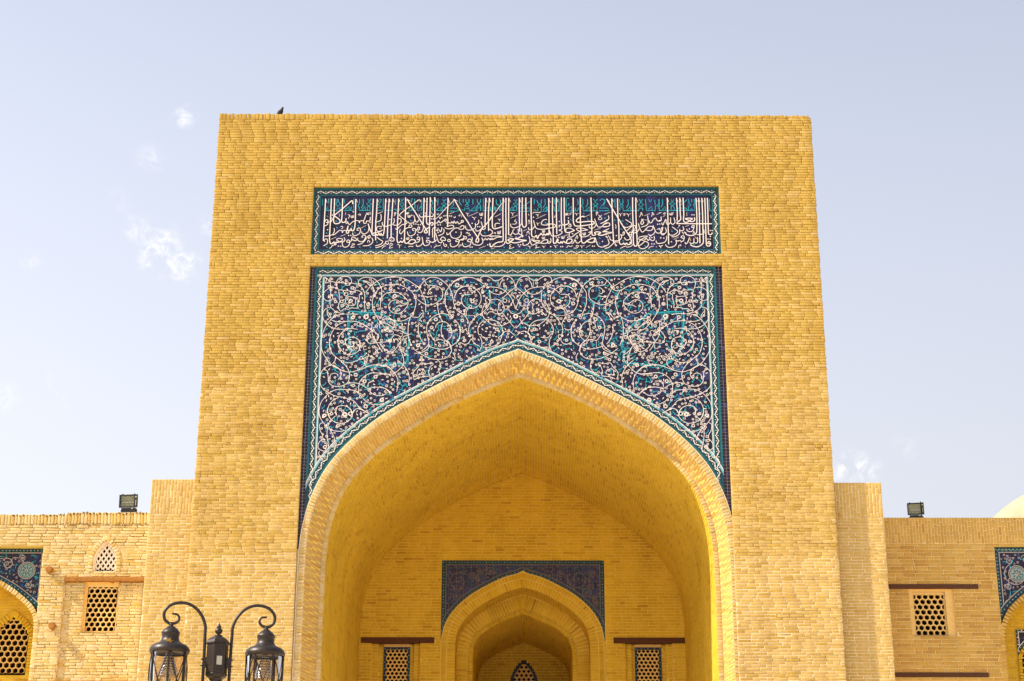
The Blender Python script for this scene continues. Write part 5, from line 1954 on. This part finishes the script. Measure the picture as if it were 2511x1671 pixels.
# --- right wing (in the portal's shade, restored)
rw = empty('arcade_wing', 'low shaded orange brick wing with one lattice window and tall upright-brick parapet', 'wing', (10, YW, 0), 'low brick wings beside the gateway')
RA = Arch(11.7, [(0, 9.72), (.5, 9.5), (1.0, 9.22), (1.29, 9.01), (1.5, 8.82), (1.6, 8.68), (1.69, 8.5), (1.735, 8.3), (1.75, 7.9), (1.75, 7.3), (1.75, 6.0)])
_ro_ = [p for p in RA.path(.11, .03) if p[0] <= 11.7]
_rx, _rz = [p[0] for p in _ro_], [p[1] for p in _ro_]
def low_rw(x): return float(np.interp(x, _rx, _rz)) if x > min(_rx) + .01 else 8.50
def rspan(z):
    holes = []
    if 9.25 < z < 9.355: holes.append((7.64, 9.49))
    if 7.43 < z < 7.53: holes.append((7.64, 9.54))
    if 8.27 < z < 9.25: holes.append((8.05, 8.97))
    if 8.50 < z < 10.16: holes.append((9.895, 14))
    elif z <= 8.50: holes.append((9.93, 14))
    return minus((7.2, 14), *holes)
B_, M_ = Bricks(), MB()
for a, b in ((ZB, 7.43), (7.43, 7.53), (7.53, 8.27), (8.27, 8.50), (8.5, 9.25), (9.25, 9.355), (9.355, 10.16), (10.16, 10.21)):
    lay(B_, M_, YW, a, b, rspan, course=.0735, blen=.285, joint=.0135, back=.003)
lay_cols(B_, M_, YW, 7.2, 14, 10.21, 10.77, .064, .2, .014, .003)
ring(B_, RA, YW - .002, .115, .072, .014, 6.2)
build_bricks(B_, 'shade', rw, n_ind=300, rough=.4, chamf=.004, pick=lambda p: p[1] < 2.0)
M_.build('mortar', 'mortar_mid', rw)
c_ = MB()
c_.box(7.0, 14, YW + 2.6, YW + 2.9, 0, 10.6); c_.box(7.0, 14.1, YW + .02, YW + 2.9, 10.3, 10.70); c_.box(14, 14.2, YW, YW + 2.9, 0, 10.6)
c_.box(7.2, 14, YW + .03, YW + 2.9, 0, 5.98); c_.box(7.2, 9.9, YW + .62, YW + .8, 5.9, 10.5); c_.box(9.82, 9.88, YW + .05, YW + 2.7, 5.9, 10.5)
c_.box(9.9, 14, YW + .012, YW + .12, 10.163, 10.29); c_.box(9.84, 9.893, YW + .014, YW + .12, 8.45, 10.16)
c_.box(9.9, 14, YW + .14, YW + .4, 9.95, 10.4)
c_.build('masonry_core', 'mortar_vault', rw)
rp = small_spandrel('spandrel_panel', rw, YW + .10, 9.897, 13.6, 10.162, low_rw, bw=.105, seed=8, medals=((10.345, 9.59, .18), (13.05, 9.59, .18)), open_r=True, dense=.07, wm='soft')
zz, zw = Paint(YW + .094), MB()
zz.stroke([(9.9 + k * .045, 10.075 + (.045 if k % 2 else 0)) for k in range(80)], .012, 1, False)
zz.build('zigzag', 'aqua', rp)
vault(RA, YW + .0, YW + 1.25, rw, mat='new', zmin=6.2, name='niche_soffit')
nb, nm = Bricks(), MB()
lay(nb, nm, YW + 1.2, 6, 9.8, lambda z: minus((11.7 - RA.half_at(z) - .06, 11.7 + RA.half_at(z) + .06), *([(10.56, 11.4)] if z < 8.36 else [])), course=.072)
build_bricks(nb, 'new', rw, stuff='niche_bricks', rough=.4, chamf=.005); nm.build('niche_wall', 'mortar_vault', rw)
NS = Arch(10.98, [(0, 8.42), (.15, 8.33), (.3, 8.2), (.38, 8.05), (.4, 7.9), (.4, 6.2)])
_np = [p for p in NS.path(.10, .03)]
low_n = lambda x: float(np.interp(x, [p[0] for p in _np if p[1] > 7.8], [p[1] for p in _np if p[1] > 7.8]))
small_spandrel('niche_panel', rw, YW + 1.17, 10.50, 11.46, 8.63, low_n, bw=.04, seed=21, dense=.07)
rb_ = Bricks(); ring(rb_, NS, YW + 1.16, .09, .066, .012, 6.4); build_bricks(rb_, 'new', rw, stuff='niche_ring', rough=.4, chamf=.005)
scr = lattice('window', rw, 'gypsum', 10.98, 7.0, 8.4, .40, YW + 1.22, .134, .118, .83, .07, top=lambda x: NS.z_at(x) or 7.9)
d = MB(); d.poly([(10.3, YW + 1.6, 6.4), (11.7, YW + 1.6, 6.4), (11.7, YW + 1.6, 8.8), (10.3, YW + 1.6, 8.8)]); d.build('dark_backing', 'dark', scr)
wr = lattice('window', rw, 'gypsum', 8.465, 8.30, 9.15, .315, YW + .10, .1255, .108, .79, .07)
m = MB(); box_reveal(m, 8.05, 8.97, 8.272, 9.25, YW + .004, YW + .07); box_reveal(m, 8.13, 8.80, 8.29, 9.23, YW + .06, YW + .2)
for q in ((8.05, 8.13, 8.272, 9.25), (8.80, 8.97, 8.272, 9.25), (8.13, 8.80, 9.205, 9.25)):
    m.box(q[0], q[1], YW + .06, YW + .12, q[2], q[3])
for q in ((8.131, 8.152, 8.272, 9.2), (8.778, 8.799, 8.272, 9.2), (8.152, 8.778, 9.15, 9.2), (8.152, 8.778, 8.272, 8.305)):
    m.box(q[0], q[1], YW + .085, YW + .16, q[2], q[3])
m.build('frame', 'gypsum', wr)
d = MB(); d.poly([(7.9, YW + .55, 8.1), (9.1, YW + .55, 8.1), (9.1, YW + .55, 9.4), (7.9, YW + .55, 9.4)]); d.build('dark_backing', 'dark', wr)
beam('lintel', rw, 'wood_dark', 7.5, 9.49, YW - .02, YW + .3, 9.255, 9.352, wob=.004)
beam('lintel', rw, 'wood_dark', 7.5, 9.54, YW - .02, YW + .3, 7.433, 7.528, wob=.004)

# ================================================================ dome behind the right wing
dome = empty('dome', 'pale rounded dome rising behind the right brick wing', 'dome', (14.18, 9, 0))
m = MB(); prof = []
for i in range(28):
    a = math.pi / 2 * i / 27
    prof.append((3.41 * math.cos(a) ** .98, 10.08 + 3.41 * math.sin(a) * (1 + .04 * math.sin(a) ** 6)))
m.lathe(14.18, 9, [(3.45, 9.2), (3.45, 10.0)] + prof[:-1] + [(.02, prof[-1][1])], 72)
sh = m.build('dome_shell', 'dome', dome)
m = MB(); m.lathe(14.18, 9, [(3.3, 0), (3.6, 0), (3.6, 9.2), (3.44, 9.25)], 48, False); m.build('drum', 'dome', dome)
ribs = Bricks()
for i in range(1, 52):                   # courses of header bricks showing on the shell
    a = i * .0285
    if a > 1.5: break
    r_ = 3.41 * math.cos(a); z = 10.08 + 3.41 * math.sin(a)
    n = int(2 * math.pi * r_ / .27)
    for j in range(n):
        q = 2 * math.pi * (j + (i % 2) / 2) / n
        if math.sin(q) > .3: continue
        N_ = (math.cos(q) * math.cos(a), math.sin(q) * math.cos(a), math.sin(a))
        ribs.add((14.18 + r_ * math.cos(q) + N_[0] * .006, 9 + r_ * math.sin(q) + N_[1] * .006, z + N_[2] * .006), (-math.sin(q), math.cos(q), 0), (-math.cos(q) * math.sin(a), -math.sin(q) * math.sin(a), math.cos(a)), N_, 2 * math.pi * r_ / n - .012, .085)
build_bricks(ribs, 'dome', dome, stuff='dome_bricks', rough=.3, chamf=.004, depth=.01)

# ================================================================ floodlights on the parapets
def floodlight(label, x, y, z, w, h, yaw, tilt, leg):
    t = empty('floodlight', label, 'floodlight', (x, y, z), 'floodlights on the wing parapets')
    Mx = Matrix.Translation((x, y, z + leg)) @ Matrix.Rotation(R(yaw), 4, 'Z') @ Matrix.Rotation(R(tilt), 4, 'X')
    def bx(m, cx_, cy_, cz_, dx, dy, dz): m.obox(Mx @ Matrix.Translation((cx_, cy_, cz_)), dx, dy, dz)
    m = MB()                                 # tapering housing
    z0 = h * .36
    f_ = [(-w / 2, -.03, z0), (w / 2, -.03, z0), (w / 2, -.03, z0 + h), (-w / 2, -.03, z0 + h)]
    b_ = [(-w * .36, .15, z0 + .05), (w * .36, .15, z0 + .05), (w * .36, .15, z0 + h - .04), (-w * .36, .15, z0 + h - .04)]
    F_ = [Mx @ Vector(p) for p in f_]; K_ = [Mx @ Vector(p) for p in b_]
    for j in range(4): m.poly([F_[j], K_[j], K_[(j + 1) % 4], F_[(j + 1) % 4]])
    m.poly(K_[::-1]); m.build('housing', 'black', t)
    m = MB(); e = .022
    bx(m, 0, -.035, z0 + h - e / 2, w, .03, e); bx(m, 0, -.035, z0 + e / 2, w, .03, e); bx(m, -w / 2 + e / 2, -.035, z0 + h / 2, e, .03, h - 2 * e); bx(m, w / 2 - .035, -.035, z0 + h / 2, .07, .03, h - 2 * e)
    bx(m, -w * .33, -.035, z0 + h + .008, .022, .03, .018); bx(m, w * .33, -.035, z0 + h + .008, .022, .03, .018)
    fr_ = m.build('frame', 'black', t)
    m = MB(); bx(m, w / 2 - .03, -.054, z0 + h * .8, .03, .008, .028); bx(m, w / 2 - .028, -.054, z0 + h * .35, .012, .008, h * .4); m.build('clip', 'reflector', fr_)
    m = MB()
    x0, x1 = -w / 2 + e, w / 2 - .07
    m.poly([Mx @ Vector(p) for p in ((x0, -.033, z0 + e), (x1, -.033, z0 + e), (x1, -.033, z0 + h - e), (x0, -.033, z0 + h - e))]); m.build('pane', 'flood_glass', t)
    m = MB()
    rows = []
    for k in range(9):
        q = k / 8; zz_ = z0 + e + (h - 2 * e) * q; dep = .05 * math.sin(math.pi * q)
        rows.append([Mx @ Vector((xx_, -.02 + dep, zz_)) for xx_ in (x0, x1)])
    m.grid(rows); m.build('reflector', 'reflector', t)
    m = MB(); m.tube([Mx @ Vector((x0 + .03, -.005, z0 + h * .42)), Mx @ Vector((x1 - .01, -.005, z0 + h * .42))], .011, 8); m.build('lamp_tube', 'chrome', t)
    m = MB(); bx(m, .0, .03, z0 * .48, w * .76, .12, z0 * .92); ge = m.build('control_box', 'black', t)
    m = MB(); bx(m, w * .22, -.033, z0 * .78, .045, .006, .025); m.build('type_plate', 'sticker', ge)
    m = MB()
    for s_ in (-1, 1):
        m.tube([Mx @ Vector((s_ * w * .41, .03, z0 * .45)), Vector(Mx @ Vector((s_ * w * .41, .03, 0))) + Vector((0, 0, -leg - .02))], .010, 6)
        m.obox(Mx @ Matrix.Translation((s_ * w * .405, .03, z0 * .45)), .03, .04, .035)
    bx(m, -w * .25, .0, -.01, .03, .03, .03); m.build('bracket', 'black', t)
    m = MB(); m.tube(catmull([Mx @ Vector((w * .3, .08, .02)), Mx @ Vector((w * .55, .12, -.02)), Mx @ Vector((w * .75, .2, -.03)), Vector((x + w * 1.6, y + .25, z + .012)), Vector((x + w * 3, y + .35, z + .01))], 4), .006, 6); m.build('cable', 'black', t)
    return t
floodlight('black floodlight on left parapet beside brick buttress, standing on two thin legs', -8.36, YW + .22, 10.872, .40, .28, -7, 4, .06)
floodlight('black floodlight on right shaded parapet, sitting low on the wall', 8.37, YW + .22, 10.77, .345, .255, -11, 2, .02)

# ================================================================ street lamp
LX, LY = -2.205, -20.6
lamp = empty('street_lamp', 'black iron street lamp with two glazed lanterns hanging from curled arms', 'street lamp', (LX, LY, 0))
th = R(11)
def LP(dx, z, dy=0.0): return Vector((LX + dx * math.cos(th) - dy * math.sin(th), LY + dx * math.sin(th) + dy * math.cos(th), z))
aL = [(-.10, 3.60), (-.102, 3.97), (-.105, 4.15), (-.107, 4.21), (-.135, 4.283), (-.185, 4.345), (-.245, 4.38), (-.30, 4.388), (-.355, 4.38), (-.40, 4.355), (-.428, 4.315), (-.432, 4.28), (-.42, 4.245), (-.385, 4.222), (-.345, 4.224), (-.318, 4.245), (-.314, 4.272), (-.332, 4.294), (-.37, 4.298)]
for sgn in (-1, 1):
    a = [(-sgn * p[0], p[1]) for p in aL]
    pts_ = [LP(q[0], q[1]) for q in catmull(a, 4)]
    n = len(pts_)
    m = MB(); m.tube(pts_, [.0125 if i < n * .72 else .0125 - .005 * (i - n * .72) / (n * .28) for i in range(n)], 12)
    arm = m.build('arm', 'metal', lamp)
    m = MB(); c = LP(sgn * .085, 3.925); m.obox(Matrix.Translation(c) @ Matrix.Rotation(th, 4, 'Z'), .05, .022, .08)
    for zz_ in (3.90, 3.95): m.tube([LP(sgn * .108, zz_), LP(sgn * .124, zz_)], .006, 8)
    m.build('clamp', 'metal', arm)
    ax = LP(sgn * .37, 0)
    ax.x += 0
    # hood
    k_ = 1 / 5.89 / 310.0
    zr = 3.985
    prof = [(.004, 4.228), (.014, 4.224), (.019, 4.213), (.014, 4.205), (.020, 4.200), (.040, 4.186), (.060, 4.166), (.0715, 4.150), (.073, 4.144), (.069, 4.134), (.066, 4.112), (.069, 4.092), (.080, 4.074), (.105, 4.060), (.132, 4.048), (.150, 4.030), (.1565, 4.012), (.157, 4.000), (.153, 3.990), (.146, 3.984), (.144, 3.996), (.02, 4.004)]
    m = MB(); m.lathe(ax.x, ax.y, prof, 40)
    lan = m.build('lantern', 'metal', lamp)
    m = MB(); m.lathe(ax.x, ax.y, [(.139, 3.992), (.1395, 3.85), (.134, 3.72), (.118, 3.60), (.110, 3.56)], 36); m.build('glass', 'glass', lan)
    m = MB()
    rg = lambda z: float(np.interp(z, [3.56, 3.60, 3.72, 3.85, 3.99], [.112, .120, .136, .1415, .1415]))
    for j in range(6):
        a0 = 2 * math.pi * j / 6 + (.18 if sgn < 0 else .62) + math.pi / 6
        bars = [(a0, a0)] + [(a0, a0 + math.pi / 3), (a0 + math.pi / 3, a0)]
        for bi, (p, q) in enumerate(bars):
            ww = .0075 if bi == 0 else .0042
            pr_ = []
            for i in range(13):
                t = i / 12; z = 3.99 - .43 * t; a_ = p + (q - p) * t; r_ = rg(z) + (.002 if bi == 0 else .0045 + .001 * bi)
                pr_.append(Vector((ax.x + r_ * math.cos(a_), ax.y + r_ * math.sin(a_), z)))
            m.tube(pr_, ww, 6)
    m.build('cage', 'metal', lan)
    m = MB(); rib = []
    for i in range(33):
        z = 3.985 - .0048 * i * 1.15; r_ = .030 + .042 * min(1, i / 26) + (.0035 if i % 4 < 2 else -.001)
        rib.append((r_, z))
    m.lathe(ax.x, ax.y, rib, 28); m.build('ribbed_refractor', 'inner_glass', lan)
    m = MB(); m.lathe(ax.x, ax.y, [(.002, 3.80), (.024, 3.79), (.026, 3.70), (.018, 3.66), (.018, 3.58)], 16); m.build('bulb', 'sticker', lan)
    m = MB(); m.lathe(ax.x, ax.y, [(.02, 3.575), (.122, 3.570), (.128, 3.555), (.120, 3.535), (.07, 3.50), (.035, 3.46), (.028, 3.43), (.012, 3.40), (.002, 3.39)], 32); m.build('base', 'metal', lan)
    if sgn < 0: ax_left = ax.copy()
# centre box, six-sided
m = MB()
def hexring(r_, z, n=6, a0=R(23.3)): return [(LX + r_ * math.cos(a0 + 2 * math.pi * j / n), LY + r_ * math.sin(a0 + 2 * math.pi * j / n), z) for j in range(n)]
m.grid([hexring(r_, z) for r_, z in ((.088, 3.828), (.090, 3.832), (.086, 3.838), (.086, 4.068))], True, False)
box_ = m.build('junction_box', 'metal', lamp)
m = MB(); m.grid([hexring(r_, z) for r_, z in ((.086, 4.066), (.097, 4.070), (.096, 4.080), (.086, 4.098), (.065, 4.118), (.042, 4.130), (.030, 4.134), (.002, 4.136))], True, False); m.build('cap', 'metal', box_)
m = MB(); m.lathe(LX, LY, [(.030, 4.134), (.032, 4.140), (.016, 4.145), (.013, 4.150), (.024, 4.158), (.0305, 4.170), (.030, 4.182), (.018, 4.196), (.012, 4.200), (.021, 4.204), (.020, 4.209), (.013, 4.216), (.006, 4.232), (.001, 4.243)], 24); m.build('finial', 'metal', box_)
m = MB(); m.grid([hexring(r_, z) for r_, z in ((.088, 3.830), (.075, 3.812), (.055, 3.800), (.052, 3.79))], True, False); m.build('socket', 'metal', box_)
p0, p1 = Vector(hexring(.0872, 0)[4]), Vector(hexring(.0872, 0)[5])
mid = (p0 + p1) / 2; dr_ = (p1 - p0).normalized(); nr_ = (mid - Vector((LX, LY, 0))).normalized()
m = MB(); c = mid + nr_ * .0015
m.poly([c - dr_ * .021 + Vector((0, 0, 3.90)), c + dr_ * .021 + Vector((0, 0, 3.90)), c + dr_ * .021 + Vector((0, 0, 3.968)), c - dr_ * .021 + Vector((0, 0, 3.968))]); m.build('sticker', 'sticker', box_)
m = MB(); m.lathe(LX, LY, [(.045, 3.80), (.045, 1.2), (.07, 1.15), (.075, .9), (.11, .8), (.12, .25), (.16, .2), (.17, 0)], 24); m.build('pole', 'metal', lamp)
m = MB()
for s_ in (-1, 1): m.tube([LP(s_ * .10, 3.62), LP(s_ * .095, 3.2), LP(s_ * .04, 3.05)], .0125, 10)
m.build('arm_foot', 'metal', lamp)

# dry leaf caught on the left hood
lf = MB()
c0 = Vector((ax_left.x + .012, ax_left.y - .098, 4.066))
tips = []
for j in range(10):
    a = 2 * math.pi * j / 10; r_ = (.030 if j % 2 == 0 else .012) * (1.2 if j == 2 else 1)
    tips.append(c0 + Vector((r_ * math.cos(a) * 1.1, -.012 * math.sin(a), r_ * math.sin(a) * .75 + .004 * math.cos(3 * a))))
for j in range(10): lf.poly([c0 + Vector((0, -.004, .003)), tips[j], tips[(j + 1) % 10]]); lf.poly([c0 + Vector((0, -.002, .0)), tips[(j + 1) % 10], tips[j]])
lf.tube([c0, c0 + Vector((.02, -.012, -.012)), c0 + Vector((.035, -.02, -.02))], .0016, 5)
leaf = lf.build('dry_leaf', 'leaf')
leaf['label'] = 'small dry yellow leaf caught on hood of left lantern'; leaf['category'] = 'leaf'

# ================================================================ birds
def bird(name, label, base, spine, radii, legs=(), wings=(), flat=.85):
    m = MB(); rows = []
    pts_ = [Vector(p) for p in spine]
    cs = catmull([tuple(p) for p in pts_], 4); rs = catmull([(r_, 0) for r_ in radii], 4)
    rows = []
    for i, p in enumerate(cs):
        t = Vector(cs[min(i + 1, len(cs) - 1)]) - Vector(cs[max(i - 1, 0)]); t.normalize()
        a = t.cross(Vector((0, 1, 0))); a.normalize(); b = t.cross(a)
        r_ = max(rs[i][0], .0015)
        rows.append([Vector(p) + Vector(base) + a * r_ * math.cos(2 * math.pi * j / 12) + b * r_ * flat * math.sin(2 * math.pi * j / 12) for j in range(12)])
    m.grid(rows, True); m.poly(rows[0][::-1]); m.poly(rows[-1])
    for l in legs: m.tube([Vector(q) + Vector(base) for q in l], .0045, 6)
    for w_ in wings:
        P_ = [Vector(q) + Vector(base) for q in w_]
        m.poly(P_); m.poly([q + Vector((0, .004, -.004)) for q in P_[::-1]])
    o = m.build(name, 'feather'); o['label'] = label; o['category'] = 'bird'
    return o
zt = 19.545
bird('pigeon', 'dark bird perched on the top left edge of the gateway', (-5.33, .16, zt),
     [(-.115, 0, .012), (-.085, 0, .030), (-.045, 0, .062), (-.012, 0, .095), (.012, 0, .135), (.026, 0, .172), (.036, 0, .196), (.041, 0, .215), (.060, 0, .213), (.072, 0, .206)],
     [.010, .020, .046, .060, .050, .034, .026, .024, .010, .002],
     legs=([(-.012, .018, .06), (-.004, .018, .02), (-.002, .018, -.02), (.02, .010, -.022)], [(-.004, -.02, .06), (.004, -.02, .02), (.006, -.02, -.02), (.028, -.028, -.022)]),
     wings=([(.012, -.050, .135), (-.030, -.056, .10), (-.085, -.030, .03), (-.05, -.045, .05), (.0, -.055, .085)], [(.012, .050, .135), (-.030, .056, .10), (-.085, .030, .03), (-.05, .045, .05), (.0, .055, .085)]))
bird('flying_bird', 'tiny dark bird flying high at the very top edge above the gateway', (3.24, 8.0, 27.31),
     [(-.10, 0, 0), (-.05, 0, .005), (0, 0, 0), (.06, 0, .01), (.09, 0, .015), (.115, 0, .012)], [.012, .028, .045, .035, .022, .003],
     wings=([(.04, -.02, .02), (-.03, -.02, .02), (-.10, -.25, .10), (-.02, -.17, .09)], [(.04, .02, .02), (-.03, .02, .02), (-.10, .25, .10), (-.02, .17, .09)]))
